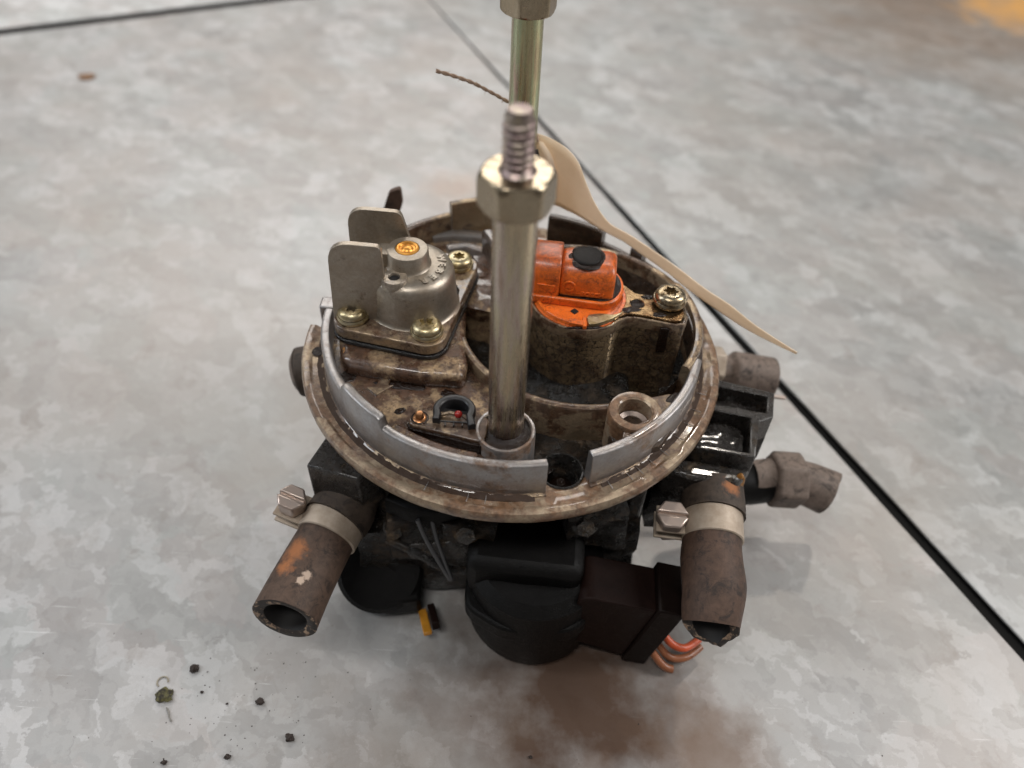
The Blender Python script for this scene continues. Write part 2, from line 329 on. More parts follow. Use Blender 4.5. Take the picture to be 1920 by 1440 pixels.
def circle(c, r, n=48, a0=0, a1=360):
    full = abs(a1-a0) >= 360
    return [(c[0]+r*math.cos(R(a0+(a1-a0)*i/n)), c[1]+r*math.sin(R(a0+(a1-a0)*i/n))) for i in range(n if full else n+1)]
def smooth_pts(pts, n=6):
    """Catmull-Rom through points"""
    P = [Vector(p) for p in pts]; out = []
    for i in range(len(P)-1):
        a, b, c, d = P[max(0, i-1)], P[i], P[i+1], P[min(len(P)-1, i+2)]
        for k in range(n):
            t = k/n; out.append(.5*((2*b)+(c-a)*t+(2*a-5*b+4*c-d)*t*t+(3*b-a-3*c+d)*t**3))
    return out+[P[-1]]
def build(name, mb, mat, parent=None, bevel=0, seg=2, ang=38, sub=0, lift=True, rough=None, subdiv=0):
    me = bpy.data.meshes.new(name); me.from_pydata([tuple(v) for v in mb.v], [], mb.f); me.update()
    bm = bmesh.new(); bm.from_mesh(me); bmesh.ops.remove_doubles(bm, verts=bm.verts, dist=.0008)
    bmesh.ops.recalc_face_normals(bm, faces=bm.faces)
    if subdiv: bmesh.ops.subdivide_edges(bm, edges=bm.edges, cuts=subdiv, use_grid_fill=True)
    if rough:
        amp, fr = rough
        bm.normal_update()
        for v in bm.verts: v.co += v.normal*(noise.noise(v.co*fr)*amp+noise.noise(v.co*fr*2.7)*amp*.5)
    if lift: bmesh.ops.translate(bm, verts=bm.verts, vec=(0, 0, H))
    bm.to_mesh(me); bm.free()
    me.shade_smooth()
    try: me.set_sharp_from_angle(angle=R(ang))
    except Exception: pass
    o = bpy.data.objects.new(name, me); COL.objects.link(o); me.materials.append(MM[mat] if isinstance(mat, str) else mat)
    if parent is not None: o.parent = parent
    if bevel:
        b = o.modifiers.new('edge', 'BEVEL'); b.width = bevel; b.segments = seg; b.limit_method = 'ANGLE'; b.angle_limit = R(32); b.harden_normals = False
        b.use_clamp_overlap = True
    if sub: q = o.modifiers.new('sub', 'SUBSURF'); q.levels = q.render_levels = sub
    return o
def frame(origin, zdir, xhint=(0, 0, 1)):
    z = Vector(zdir).normalized(); x = Vector(xhint); x = (x-z*x.dot(z)).normalized(); y = z.cross(x)
    return Matrix.Translation(origin) @ Matrix((x, y, z)).transposed().to_4x4()
def empty(name, loc=(0, 0, 0)):
    o = bpy.data.objects.new(name, None); COL.objects.link(o); o.location = loc; o.empty_display_size = 1; return o
def text_mesh(txt, size, depth):
    """embossed lettering as a mesh builder, baseline at the origin"""
    cu = bpy.data.curves.new('lettering', 'FONT'); cu.body = txt; cu.size = size; cu.extrude = depth; cu.align_x = 'CENTER'; cu.bevel_depth = size*.03; cu.resolution_u = 3; cu.offset = size*.02
    o = bpy.data.objects.new('lettering', cu); COL.objects.link(o)
    me = bpy.data.meshes.new_from_object(o.evaluated_get(bpy.context.evaluated_depsgraph_get()))
    mb = MB(); mb.add([v.co.copy() for v in me.vertices], [tuple(p.vertices) for p in me.polygons])
    bpy.data.objects.remove(o); bpy.data.curves.remove(cu); bpy.data.meshes.remove(me); return mb

# ------------------------------------------------------------------ the bench
bench = empty('workbench_top'); bench['kind'] = 'structure'; bench['label'] = 'workbench covered with three spangled galvanised steel sheets'
def sheet(poly, z, mat, label, dz=.12):
    pts = []
    for a, b in zip(poly, list(poly[1:])+[poly[0]]):
        a, b = Vector(a), Vector(b); L = (b-a).length; nn_ = Vector((-(b-a).y, (b-a).x)).normalized(); k = int(L/1.1)
        for i in range(k): p = a.lerp(b, i/k); pts.append(p+nn_*(.045*noise.noise(Vector((p.x*.25, p.y*.25, 3)))+.02*noise.noise(Vector((p.x*1.7, p.y*1.7, 3))))*(i > 0))
    o = build('steel_sheet', MB().prism([tuple(p) for p in pts], z-dz, z), mat, bench, bevel=.045, lift=False); o['label'] = label; return o
# seam one runs from (-8.08, 46.99) to (16.75, -5.48); seam two from (-37.05, 36.65) to (-19.96, 45.32)
s1a, s1b = Vector((-8.08, 46.99)), Vector((16.745, -5.48)); d1 = (s1b-s1a).normalized(); n1 = Vector((-d1.y, d1.x))
s2a, s2b = Vector((-37.05, 36.65)), Vector((-19.963, 45.32)); d2 = (s2b-s2a).normalized(); n2 = Vector((-d2.y, d2.x))
# crossing of the two seams
den = d1.x*(-d2.y)+d1.y*d2.x; q = s2a-s1a; t = (q.x*(-d2.y)+q.y*d2.x)/den; X = s1a+d1*t
g = .33
fa = X-d2*110; fb = X+d1*150
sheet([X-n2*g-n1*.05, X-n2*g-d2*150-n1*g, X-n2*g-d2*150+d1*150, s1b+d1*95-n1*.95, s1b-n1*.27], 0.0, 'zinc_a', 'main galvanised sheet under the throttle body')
sheet([X+n1*.05-d1*120, X+n1*.07, s1b+n1*.27, s1b+d1*95+n1*.95, X+n1*150+d1*150, X+n1*150-d1*120], 0.0, 'zinc_b', 'galvanised sheet right of the diagonal seam')
sheet([X+n2*.15-n1*.1, X+n2*g-d2*150-n1*.1, X+n2*g-d2*150-d1*120, X-d1*120-n1*.1], .25, 'zinc_c', 'bright galvanised sheet at the far left corner')
build('bench_core', MB().box((0, 20, -1.6), (420, 420, 2.4)), 'gap', bench, lift=False)

# ------------------------------------------------------------------ throttle body
TB = empty('throttle_body', (0, 0, 0))
TB['label'] = 'used oily throttle body with orange injector cap and two tall studs on galvanised sheet'; TB['category'] = 'throttle body'
BC = (1.94, .33)                                # centre of the air bore

# flange ring with concentric steps
prof = [(5.30, -.40), (6.12, -.40), (6.22, -.34), (6.25, -.22), (6.25, -.08), (6.21, -.01), (6.15, .01), (6.02, .01), (5.93, -.06), (5.60, -.06), (5.30, -.06)]
fl = build('flange_ring', MB().lathe(prof, seg=150, a0=-183.5, a1=125, closed=True), 'flange', TB, rough=(.012, 2.2))
build('groove_grime', MB().lathe([(5.60, -.005), (5.68, -.035), (5.775, -.045), (5.80, -.07), (5.655, -.08)], seg=160, a0=-178, a1=-82, closed=True), 'grime_line', fl, rough=(.018, 4.5))
build('groove_grime', MB().lathe([(5.60, -.005), (5.68, -.035), (5.755, -.045), (5.78, -.07), (5.655, -.08)], seg=110, a0=-64, a1=10, closed=True), 'grime_line', fl, rough=(.018, 4.5))
# scratches filed across the flange, each a thin raised burr
mb = MB()
for a, r1, r2 in [(-99, 5.62, 5.93), (-94.5, 5.6, 5.92), (-62, 5.62, 6.1), (-56, 5.62, 6.15), (-52.5, 5.62, 6.05), (-48, 5.62, 6.16), (-43, 5.6, 6.1), (-36, 5.65, 6.12), (-30, 5.62, 6.15), (-24, 5.6, 6.14), (-17, 5.62, 6.1), (-110, 5.65, 6.1)]:
    c, s_ = math.cos(R(a)), math.sin(R(a)); z = -.028
    mb.tube([(r1*c, r1*s_, z), ((r1+r2)/2*c+.01, (r1+r2)/2*s_, z+.004), (5.95*c, 5.95*s_, z+.01)], [.006, .012, .005], 5)
build('scratch_burr', mb, 'wall', fl)['kind'] = 'stuff'

def cut(o, cutter_mb):
    c = build('cutter', cutter_mb, 'black'); b = o.modifiers.new('cut', 'BOOLEAN'); b.operation = 'DIFFERENCE'; b.object = c; b.solver = 'EXACT'
    me = bpy.data.meshes.new_from_object(o.evaluated_get(bpy.context.evaluated_depsgraph_get())); o.modifiers.clear(); old = o.data; o.data = me
    bpy.data.meshes.remove(old); bpy.data.objects.remove(c)
cut(fl, MB().prism(circle((1.47, -4.72), .57, 40), -.8, .5))
# upstanding rim wall, in arcs of different heights
def arc_wall(name, a0, a1, z0, tops, mat, r=5.42, w=.27, taper=.03, label=None):
    n = max(4, int(abs(a1-a0)/2)); path = circle((0, 0), r, n, a0, a1)
    zt = [tops[0]+(tops[1]-tops[0])*i/n for i in range(n+1)]
    o = build(name, MB().rib(path, w, z0, zt, rnd=.08, taper=taper), mat, TB, bevel=.02)
    if label: o['label'] = label
    return o
steps = [(-180, 1.02), (-145, 1.06), (-142.6, 1.10), (-142.2, 1.36), (-141, 1.40), (-127, 1.38), (-125.6, 1.33), (-124.9, 1.04), (-123, 1.0), (-100, 1.03), (-79, 1.07)]
pth, tops_ = [], []
for (a0_, h0), (a1_, h1) in zip(steps, steps[1:]):
    k = max(1, int((a1_-a0_)/2))
    for i in range(k): a_ = R(a0_+(a1_-a0_)*i/k); pth.append((5.42*math.cos(a_), 5.42*math.sin(a_))); tops_.append(h0+(h1-h0)*i/k)
pth.append((5.42*math.cos(R(-79)), 5.42*math.sin(R(-79)))); tops_.append(1.07)
build('rim_wall', MB().rib(pth, .27, -.05, tops_, rnd=.08, taper=.03), 'wall', TB, bevel=.02)['label'] = 'pale grey front section of the rim wall with a raised tab'
arc_wall('rim_wall', -67.0, -13, -.05, (1.07, .93), 'wall')
arc_wall('rim_wall', -12.8, 40, -.05, (.80, .70), 'dark_wall', r=5.46)
arc_wall('rim_tab', 40.3, 45.5, -.05, (1.05, 1.05), 'dark_wall', r=5.45)
arc_wall('rim_wall', 45.8, 57.5, -.05, (.62, .62), 'dark_wall', r=5.42)
arc_wall('rim_tab', 57.8, 79, -.05, (1.08, 1.12), 'dark_wall', r=5.44, w=.3)
for a0_, a1_ in ((-180, -79), (-67, -8)):
    build('wall_fillet', MB().lathe([(5.50, .12), (5.565, .04), (5.60, -.005), (5.66, -.03), (5.67, -.06), (5.5, -.06)], seg=int((a1_-a0_)/1.5), a0=a0_, a1=a1_, closed=True), 'plate', TB, rough=(.012, 5))
arc_wall('rim_wall', 84, 99, -.6, (1.0, 1.2), 'dark_wall', r=5.42)
arc_wall('rim_tab', 99.3, 115, -.05, (1.68, 1.66), 'plate', r=5.42)
arc_wall('rim_wall', 115.3, 150, -.05, (1.25, 1.2), 'plate', r=5.42)

# bore wall ring with screw boss
path = [(BC[0]+3.56*math.cos(R(a)), BC[1]+3.56*math.sin(R(a))) for a in [198+i*3 for i in range(30)]]
build('bore_wall', MB().rib(path, .24, -3.2, .86, rnd=.09), 'plate', TB)
path = [(BC[0]+3.56*math.cos(R(a)), BC[1]+3.56*math.sin(R(a))) for a in [-34+i*3 for i in range(46)]]
build('bore_wall', MB().rib(path, [.26]*46, -3.2, [.92+.08*(i < 22) for i in range(46)], rnd=.1), 'plate', TB)
# cylinder lining of the throat and the throttle plate deep inside
build('throat', MB().lathe([(3.43, .45), (3.40, -.6)], c=BC, seg=64), 'dark_wall', TB)
build('throat_lining', MB().lathe([(3.40, -.6), (3.36, -4.2), (2.6, -5.0), (2.55, -5.6)], c=BC, seg=64), 'dark_plastic', TB)
build('throttle_plate', MB().lathe([(0, -5.4), (2.5, -5.4), (2.5, -5.3), (0, -5.3)], c=BC, seg=48), 'dark_plastic', TB)

# decks
def sector(r_out, a0, a1, inner):
    return circle((0, 0), r_out, 60, a0, a1)+inner
inner = [(BC[0]+3.62*math.cos(R(a)), BC[1]+3.62*math.sin(R(a))) for a in [90+i*3 for i in range(51)]]   # 90..240
deck = circle((0, 0), 5.34, 60, 100, 262)+[p for p in inner[::-1] if True]
build('deck', MB().prism(deck, -.5, .42), 'deck', TB, rough=(.0, 1))
pocket = circle((0, 0), 5.34, 90, -98, 70)
build('pocket_floor', MB().prism(pocket, -1.0, -.62, holes=[circle(BC, 3.5, 60), circle((1.47, -4.72), .5, 24)] ), 'black', TB)
# raised ledge of the deck along the front wall
ledge = circle((0, 0), 5.30, 16, -125, -98)+circle((0, 0), 5.02, 16, -98, -125)
build('ledge', MB().prism(ledge, .3, .86), 'deck', TB, bevel=.06)
# raised rounded pad under the regulator
pad = [(-5.0, -.9), (-4.72, -1.95), (-4.45, -2.12), (-3.6, -2.25), (-2.4, -2.42), (-1.75, -2.4), (-1.25, -2.45), (-1.2, -1.8), (-1.35, -1.0), (-1.5, 2.2), (-2.2, 2.9), (-3.6, 3.0), (-4.6, 2.2)]
build('regulator_pad', MB().prism(pad, .3, .93), 'deck', TB, bevel=.22, seg=4, rough=None)
# arrow cast into the deck
arr = [(-3.55, -1.98), (-3.25, -2.06), (-3.36, -2.48), (-3.20, -2.45), (-3.62, -2.86), (-3.93, -2.60), (-3.70, -2.55)]
build('cast_arrow', MB().prism(arr, .40, .49), 'plate', TB, bevel=.015)
# back shelf between rim and bore, with its two bright folds
build('shelf', MB().rib([(-2.9, 4.55), (-2.2, 4.75), (-1.4, 4.72), (-.7, 4.62), (.3, 4.5)], .5, .2, .66, rnd=.2), 'wall', TB)
build('shelf_lip', MB().rib([(-2.3, 3.75), (-1.7, 3.95), (-1.1, 3.72), (-.4, 3.55)], .34, .2, .74, rnd=.14), 'wall', TB)
# fuel channel bridging the deck and the tower, crusted
mb = MB(); mb.box((-.55, 1.35, .1), (2.3, 1.9, 1.5), rz=-14); mb.box((-.75, 2.7, .25), (1.1, 1.1, 1.2), rz=10)
build('fuel_channel', mb, 'deck', TB, subdiv=6, rough=(.13, 1.9))
mb = MB(); mb.box((-.75, 3.15, .95), (.5, .95, 1.4), rz=24)
build('channel_post', mb, 'dark_wall', TB, bevel=.1, subdiv=2, rough=(.05, 2.3))

# injector tower standing in the bore
TC = (1.90, .22)
def tower_outline(off=0):
    r = 1.47-off
    arc = [(TC[0]+r*math.cos(R(a)), TC[1]+r*math.sin(R(a))) for a in [30+i*6 for i in range(47)]]   # 30..306
    front = [Vector((2.78+off*.3, -.93+off)), Vector((2.98, -.74+off)), Vector((3.2, -.62+off)), Vector((3.5, -.62+off)), Vector((4.0, -.72+off)), Vector((4.55, -.84+off)), Vector((4.80-off, -.78+off)), Vector((4.93-off, -.45))]
    back = [Vector((4.95-off, .1)), Vector((4.72-off, .42-off)), Vector((4.0, .42-off)), Vector((3.5, .52-off))]
    return arc+[tuple(p) for p in front+back]
build('injector_tower', MB().prism(tower_outline(), -5.0, 1.72), 'tower', TB, bevel=.05, seg=3)
lip = tower_outline(.035); lip = lip[22:]
build('tower_lip', MB().rib(lip[:-4], .085, 1.45, 1.79, rnd=.03), 'plate', TB)
def clip_outline(off):
    o = tower_outline(off)[47:]
    arc = [(TC[0]+1.30*math.cos(R(a)), TC[1]+1.30*math.sin(R(a))) for a in range(34, -48, -6)]
    return o+[(TC[0]+1.36*math.cos(R(34)), TC[1]+1.36*math.sin(R(34)))]+arc
clip = build('retainer_clip', MB().prism(clip_outline(.10), 1.735, 1.85, holes=[circle((3.52, -.05), .2, 16)]), plated('bronzed_clip_metal', (1.5, 1.5, 1.5), [(.10, .055, .025), (.20, .115, .055), (.34, .23, .12), (.28, .17, .085)], .22), TB, bevel=.025)
build('drip_slot', MB().box((4.28, -.80, 1.2), (.26, .12, .9)), 'oil', TB, bevel=.02)
build('clip_dimple', MB().lathe([(.0, 1.80), (.15, 1.79), (.2, 1.83), (.26, 1.85), (.31, 1.84)], c=(3.52, -.05), seg=24), 'oil', clip)

# torx screws
def torx(c, z, r, parent, mat='brass_screw', washer=True, spin=0.0, name='torx_screw', skirt=None):
    sc_ = empty(name, (0, 0, 0)); sc_.parent = parent
    hh = r*.54
    # head: annulus with a six-lobed socket
    prof = [(1.0, 0.0), (1.0, .16), (.975, .36), (.90, .58), (.76, .76), (.60, .85)]
    mb = MB(); seg = 48; vs = []; fs = []; m = len(prof)+2
    for i in range(seg):
        a = 2*PI*i/seg; lobe = .39+.085*math.cos(6*a+spin)
        for (q, zz) in prof: vs.append((c[0]+q*r*math.cos(a), c[1]+q*r*math.sin(a), z+zz*hh))
        vs.append((c[0]+(lobe+.03)*r*math.cos(a), c[1]+(lobe+.025)*r*math.sin(a), z+.84*hh))
        vs.append((c[0]+lobe*r*.97*math.cos(a), c[1]+lobe*r*.97*math.sin(a), z+.20*hh))
    for i in range(seg):
        j = (i+1) % seg
        for k in range(m-1): fs.append((i*m+k, j*m+k, j*m+k+1, i*m+k+1))
    fs.append(tuple(i*m+m-1 for i in range(seg)))
    mb.add(vs, fs)
    build('screw_head', mb, mat, sc_, ang=32)
    if washer:
        build('washer', MB().lathe([(r*.6, z-.16), (r*1.06, z-.16), (r*1.10, z-.13), (r*1.10, z-.06), (r*1.04, z-.02), (r*.6, z-.015)], c=c, seg=40), mat, sc_)
        build('washer_oil', MB().lathe([(r*.9, z-.05), (r*1.01, z-.03), (r*.97, z+.05)], c=c, seg=40), 'oil', sc_)
    return sc_
torx((4.43, .05), 2.08, .44, TB, washer=True, spin=.6, mat=plated('oily_plated_screw', (2, 2, 2), [(.16, .10, .05), (.33, .25, .15), (.40, .34, .24), (.44, .39, .30)], .24))

# injector cap
CAPM = Matrix.Translation((1.80, .52, 0)) @ Matrix.Rotation(R(-5), 4, 'Z')
cap = empty('injector_cap'); cap.parent = TB; cap['label'] = 'orange plastic injector cap smeared with black grime'
def arch(x0, x1, hw, zb, zt, rr, endr=0.0, bulge=0.0, n=7):
    """barrel block: rounded section in y-z, run along x, edges eased at the ends"""
    sec = [(-hw, zb)]
    for k in range(n+1):
        a = R(180-90*k/n); sec.append((-hw+rr+rr*math.cos(a), zt-rr+rr*math.sin(a)))
    for k in range(n+1):
        a = R(90-90*k/n); sec.append((hw-rr+rr*math.cos(a), zt-rr+rr*math.sin(a)))
    sec.append((hw, zb)); m = len(sec); vs = []; fs = []
    xs = [(x0, 1-endr*.45), (x0+endr*.3, 1-endr*.13), (x0+endr, 1), ((x0+x1)/2, 1), (x1-endr, 1), (x1-endr*.3, 1-endr*.13), (x1, 1-endr*.45)] if endr else [(x0, 1), (x1, 1)]
    zc = zb
    for (x, k) in xs:
        for (y, z) in sec: vs.append((x, y*k, zc+(z-zc)*k))
    for i in range(len(xs)-1):
        for k in range(m):
            k2 = (k+1) % m; fs.append((i*m+k, i*m+k2, (i+1)*m+k2, (i+1)*m+k))
    fs.append(tuple(range(m))[::-1]); fs.append(tuple((len(xs)-1)*m+k for k in range(m)))
    return MB().add(vs, fs, CAPM)
build('cap_band', arch(-1.28, -.50, .74, 1.92, 3.12, .50, endr=.06), 'orange', cap, bevel=.03, seg=3)
build('cap_body', arch(-.52, 1.04, .66, 1.98, 3.00, .46, endr=.26), 'orange', cap, bevel=.04, seg=3)
# base disc, its lip, and skirt plate
base = MB().lathe([(0, 1.80), (1.30, 1.80), (1.36, 1.77), (1.38, 1.70), (1.30, 1.55)], c=(0, 0), seg=64, M=Matrix.Translation((TC[0], TC[1], .0)))
base.lathe([(1.20, 1.80), (1.22, 1.87), (1.30, 1.87), (1.33, 1.79)], c=TC, seg=64)
build('cap_base', base, 'orange', cap)
skirt = []
for k in range(13):
    a = R(-90+180*k/12); skirt.append((.72+.62*math.cos(a), .86*math.sin(a)))
skirt = [(-1.28, -.80)]+skirt+[(-1.28, .80)]
build('cap_skirt', MB().prism(skirt, 1.80, 2.06, M=CAPM), 'orange', cap, bevel=.05, seg=3)
build('skirt_seat', MB().prism([(x*.93+.02, y*.9) for x, y in skirt], 2.055, 2.075, M=CAPM), 'gasket', cap)
# prong, diamond hole and raised marks
build('cap_notch', MB().lathe([(0, 2.075), (.0, 2.075), (.115, 2.075), (.115, 1.9)], seg=4, M=Matrix.Translation((1.72, -.50, -.02-.22)) ), 'hole', cap)
mb = MB(); mb.box((1.80, -1.02, 1.82), (.5, .2, .16), rz=-10); mb.box((1.98, -1.0, 1.82), (.10, .42, .18)); mb.rib([(.95, -.62), (1.25, -.88), (1.6, -1.02)], .08, 1.75, 1.90)
build('cap_prong', mb, 'orange', cap, bevel=.03)
tongue = smooth_pts([(2.06, -.98, 0), (2.10, -.76, 0), (2.45, -.66, 0), (2.8, -.68, 0), (3.05, -.55, 0), (2.8, -.80, 0), (2.5, -1.0, 0), (2.25, -1.12, 0), (2.06, -1.14, 0)], 4)
build('clip_tongue', MB().prism([(p.x, p.y) for p in tongue[:-1]], 1.80, 1.93), MM['brass_screw'], clip, bevel=.05, seg=3)
build('button', MB().lathe([(0, 3.075), (.36, 3.075), (.40, 3.06), (.43, 3.03), (.44, 2.96)], c=(1.99, .50), seg=40), 'black_plastic', cap)['label'] = 'round black plug in the top of the orange cap'
build('button_oil', MB().lathe([(.38, 3.0), (.47, 3.01), (.53, 2.985), (.56, 2.94)], c=(1.99, .50), seg=40), 'oil', cap, rough=(.025, 5))
# raised triangle on the band, maker's disc and lettering on the body front
FR = CAPM @ frame((0, -.745, 2.24), (0, -1, 0), (1, 0, 0))
mb = MB(); mb.prism([(-1.12, .22), (-.62, .20), (-.68, -.06)], -.01, .035, M=FR)
build('triangle_mark', mb, 'orange', cap, bevel=.012)
def on_arch(mb):  # bend flat marks (x, y up, z out) over the front of the barrel
    out = MB(); rr = .46
    for v in mb.v:
        s_ = v.y; zb = 1.98; flat = 1.02-rr
        if s_ <= flat: p = Vector((v.x, -.66-v.z, zb+s_))
        else:
            a = (s_-flat)/rr; p = Vector((v.x, -.66+rr-(rr+v.z)*math.cos(a), zb+flat+(rr+v.z)*math.sin(a)))
        out.v.append(CAPM @ p)
    out.f = mb.f; return out
tm = text_mesh('BOSCH', .20, .03); 
for v in tm.v: v.x += .45; v.y += .14
build('embossed_lettering', on_arch(tm), 'orange', cap)
mk = MB().lathe([(.13, 0), (.14, .035), (.175, .035), (.185, 0)], c=(-.22, .42), seg=28); mk.box((-.22, .42, .0), (.06, .2, .035)); mk.box((-.02, .19, 0), (.34, .035, .03))
build('embossed_emblem', on_arch(mk), 'orange', cap)

# ------------------------------------------------------------------ pressure regulator
REG = empty('pressure_regulator'); REG.parent = TB; REG['label'] = 'cast grey regulator dome with two upright fins'
corners = [(-4.50, -.83), (-2.37, -1.30), (-1.74, 1.80), (-4.1, 2.1)]
def rounded_hull(pts, r, n=8):
    out = []; m = len(pts)
    for i in range(m):
        a, b, c = Vector(pts[i-1]), Vector(pts[i]), Vector(pts[(i+1) % m])
        d1_ = (b-a).normalized(); d2_ = (c-b).normalized(); a0 = math.atan2(-d1_.x, d1_.y); a1 = math.atan2(-d2_.x, d2_.y)
        n1_ = math.atan2(-d1_.x, d1_.y)
        # outward normals for a counter-clockwise loop
        o0 = math.atan2(-d1_.x, d1_.y); o1 = math.atan2(-d2_.x, d2_.y)
        while o1 < o0: o1 += 2*PI
        for k in range(n+1):
            t_ = o0+(o1-o0)*k/n; out.append((b.x+r*math.cos(t_), b.y+r*math.sin(t_)))
    return out
hull = rounded_hull(corners, .56)
build('gasket', MB().prism(rounded_hull(corners, .60), .94, 1.08), 'gasket', REG, bevel=.04, seg=3)
build('mounting_plate', MB().prism(hull, 1.10, 1.46), 'plate', REG, bevel=.05, seg=3)
DC = (-2.92, .02)
dome = MB().lathe([(1.38, 1.44), (1.31, 1.48), (1.275, 1.58), (1.25, 2.0), (1.225, 2.46), (1.20, 2.58), (1.14, 2.69), (1.04, 2.76), (.92, 2.80), (.72, 2.815), (0, 2.82)], c=DC, seg=72)
build('dome', dome, 'dome', REG, ang=50, rough=(.006, 3))
boss = MB().lathe([(.66, 2.80), (.61, 2.85), (.59, 2.95), (.575, 3.24), (.545, 3.29), (.34, 3.31), (.34, 3.25)], c=(-2.98, .03), seg=48)
build('dome_boss', boss, 'dome', REG)
build('boss_key', MB().box((-3.55, .02, 3.04), (.42, .5, .46)), 'dome', REG, bevel=.04)
pl = MB().lathe([(.335, 3.24), (.325, 3.315), (.28, 3.34), (.24, 3.33), (.215, 3.29), (.17, 3.285), (.14, 3.32), (.09, 3.345), (0, 3.35)], c=(-2.98, .03), seg=36)
build('brass_plug', pl, 'brass', REG)['label'] = 'orange brass adjusting plug in the dome'
ear = MB().lathe([(.36, 2.60), (.36, 2.86), (.33, 2.905), (.165, 2.905), (.15, 2.88), (.15, 2.80)], c=(-3.26, -.74), seg=30)
build('vent_boss', ear, 'dome', REG); build('vent_hole', MB().lathe([(0, 2.832), (.155, 2.832)], c=(-3.26, -.74), seg=24), 'hole', REG)
def fin(poly, y, th, tilt=0):
    M = Matrix.Translation((0, y, 0)) @ Matrix.Rotation(R(tilt), 4, 'Z') @ Matrix.Rotation(R(90), 4, 'X')
    return MB().prism(poly, -th/2, th/2, M=M)
def rr_poly(pts, r):
    out = []
    for i, p in enumerate(pts):
        a, b, c = Vector(pts[i-1][:2]), Vector(p[:2]), Vector(pts[(i+1) % len(pts)][:2]); q_ = p[2] if len(p) > 2 else r
        u, v_ = (a-b).normalized(), (c-b).normalized()
        for k in range(7):
            t_ = k/6; A = b+u*q_; B = b+v_*q_; out.append(tuple((1-t_)**2*A+2*t_*(1-t_)*b+t_*t_*B))
    return out
build('fin', fin(rr_poly([(-5.05, 1.35, .05), (-3.3, 1.35, .02), (-3.3, 2.7, .05), (-3.50, 2.78, .05), (-3.52, 3.95, .16), (-4.92, 4.02, .62)], .1), -.80, .17), 'dome', REG, bevel=.035, seg=3)['label'] = 'front upright fin beside the dome'
build('fin', fin(rr_poly([(-4.78, 1.35, .05), (-3.0, 1.35, .02), (-3.0, 3.0, .05), (-3.22, 3.95, .18), (-4.70, 4.02, .55)], .1), .82, .17), 'dome', REG, bevel=.035, seg=3)['label'] = 'rear upright fin beside the dome'
build('fin_web', MB().box((-4.0, -.35, 1.9), (.35, .75, 1.0)).box((-4.3, -.6, 1.6), (1.1, .4, .5)), 'dome', REG, bevel=.12, seg=3)
for i, (c, rr_) in enumerate(zip(corners, (.42, .42, .40, .40))):
    build('screw_boss', MB().lathe([(.56, 1.2), (.56, 1.40), (.53, 1.46), (.42, 1.47), (0, 1.47)], c=c, seg=32), 'plate', REG)
    torx(c, 1.64, rr_, REG, spin=i*1.3+.4)
# lettering cast around the dome top
n_let = 'WEBER'
let = MB()
for i, ch in enumerate(n_let):
    tm = text_mesh(ch, .29, .012); a = R(20-19.5*i)
    M = Matrix.Translation((DC[0]+.78*math.cos(a), DC[1]-.02+.78*math.sin(a), 2.818)) @ Matrix.Rotation(a-PI/2, 4, 'Z')
    let.add(tm.v, tm.f, M)
build('cast_lettering', let, 'dome', REG)

# ------------------------------------------------------------------ studs
def hexagon(r, rot=0): return [(r*math.cos(R(rot+60*k)), r*math.sin(R(rot+60*k))) for k in range(6)]
def stud(x, y, zb, zn0, zn1, zt, r, mat, rot, label, nutr=.80, seedt=0):
    st = empty('stud'); st.parent = TB; st['label'] = label
    # shaft very slightly irregular
    build('shaft', MB().lathe([(r*.55, zb-.1), (r*.80, zb), (r*.93, zb+.10), (r, zb+.3), (r, zn0+.05)], c=(x, y), seg=48), mat, st)
    # hex collar: intersect of a hexagonal prism and a chamfer cone, built as rings
    seg = 72; vs = []; fs = []
    levels = [(zn0, .88), (zn0+.05, .95), (zn0+.12, 1.0), (zn1-.17, 1.0), (zn1-.07, .95), (zn1, .885), (zn1+.02, .84), (zn1+.02, .45)]
    for (z, k) in levels:
        for i in range(seg):
            a = 2*PI*i/seg; aa = (math.degrees(a)-rot) % 60-30
            hexr = nutr*math.cos(R(30))/math.cos(R(aa)); lim = nutr*(k if k < 1 else 1.2)
            q_ = min(hexr, lim); vs.append((x+q_*math.cos(a), y+q_*math.sin(a), z))
    for l in range(len(levels)-1):
        for i in range(seg):
            j = (i+1) % seg; fs.append((l*seg+i, l*seg+j, (l+1)*seg+j, (l+1)*seg+i))
    fs.append(tuple(range(seg))[::-1]); fs.append(tuple((len(levels)-1)*seg+i for i in range(seg)))
    build('hex_collar', MB().add(vs, fs), 'steel_nut', st, ang=28, bevel=.015)
    # helical thread
    if zt > zn1+.2:
        tr = .315; pit = .155; seg = 28; vs = []; fs = []; steps = int((zt-zn1+.06)/pit*seg)
        pr = [(-.5, .80), (-.22, 1.0), (.02, 1.0), (.30, .80)]
        for i in range(steps):
            a = 2*PI*i/seg; zc = zn1-.06+pit*i/seg; fade = min(1, (steps-i)/(seg*1.2))
            for (dz, q_) in pr: vs.append((x+tr*(.79+(q_-.79)*fade)*math.cos(a), y+tr*(.79+(q_-.79)*fade)*math.sin(a), min(zt, zc+dz*pit)))
        for i in range(steps-1):
            for k in range(3): fs.append((i*4+k, (i+1)*4+k, (i+1)*4+k+1, i*4+k+1))
        core = MB().lathe([(tr*1.35, zn1-.01), (tr*1.05, zn1+.05), (tr*.83, zn1+.12), (tr*.83, zt-.05), (tr*.70, zt+.04), (0, zt+.05)], c=(x, y), seg=36)
        core.add(vs, fs); build('thread', core, 'thread', st)
    return st
stud(-.04, -4.08, .62, 7.50, 8.24, 9.45, .462, 'rod', 8, 'near steel stud with hex collar and bare rusty thread')
stud(-.02, 4.6, .2, 8.00, 8.75, 10.2, .443, 'rod_far', 14, 'far green-gold stud, its collar cut by the top of the picture')
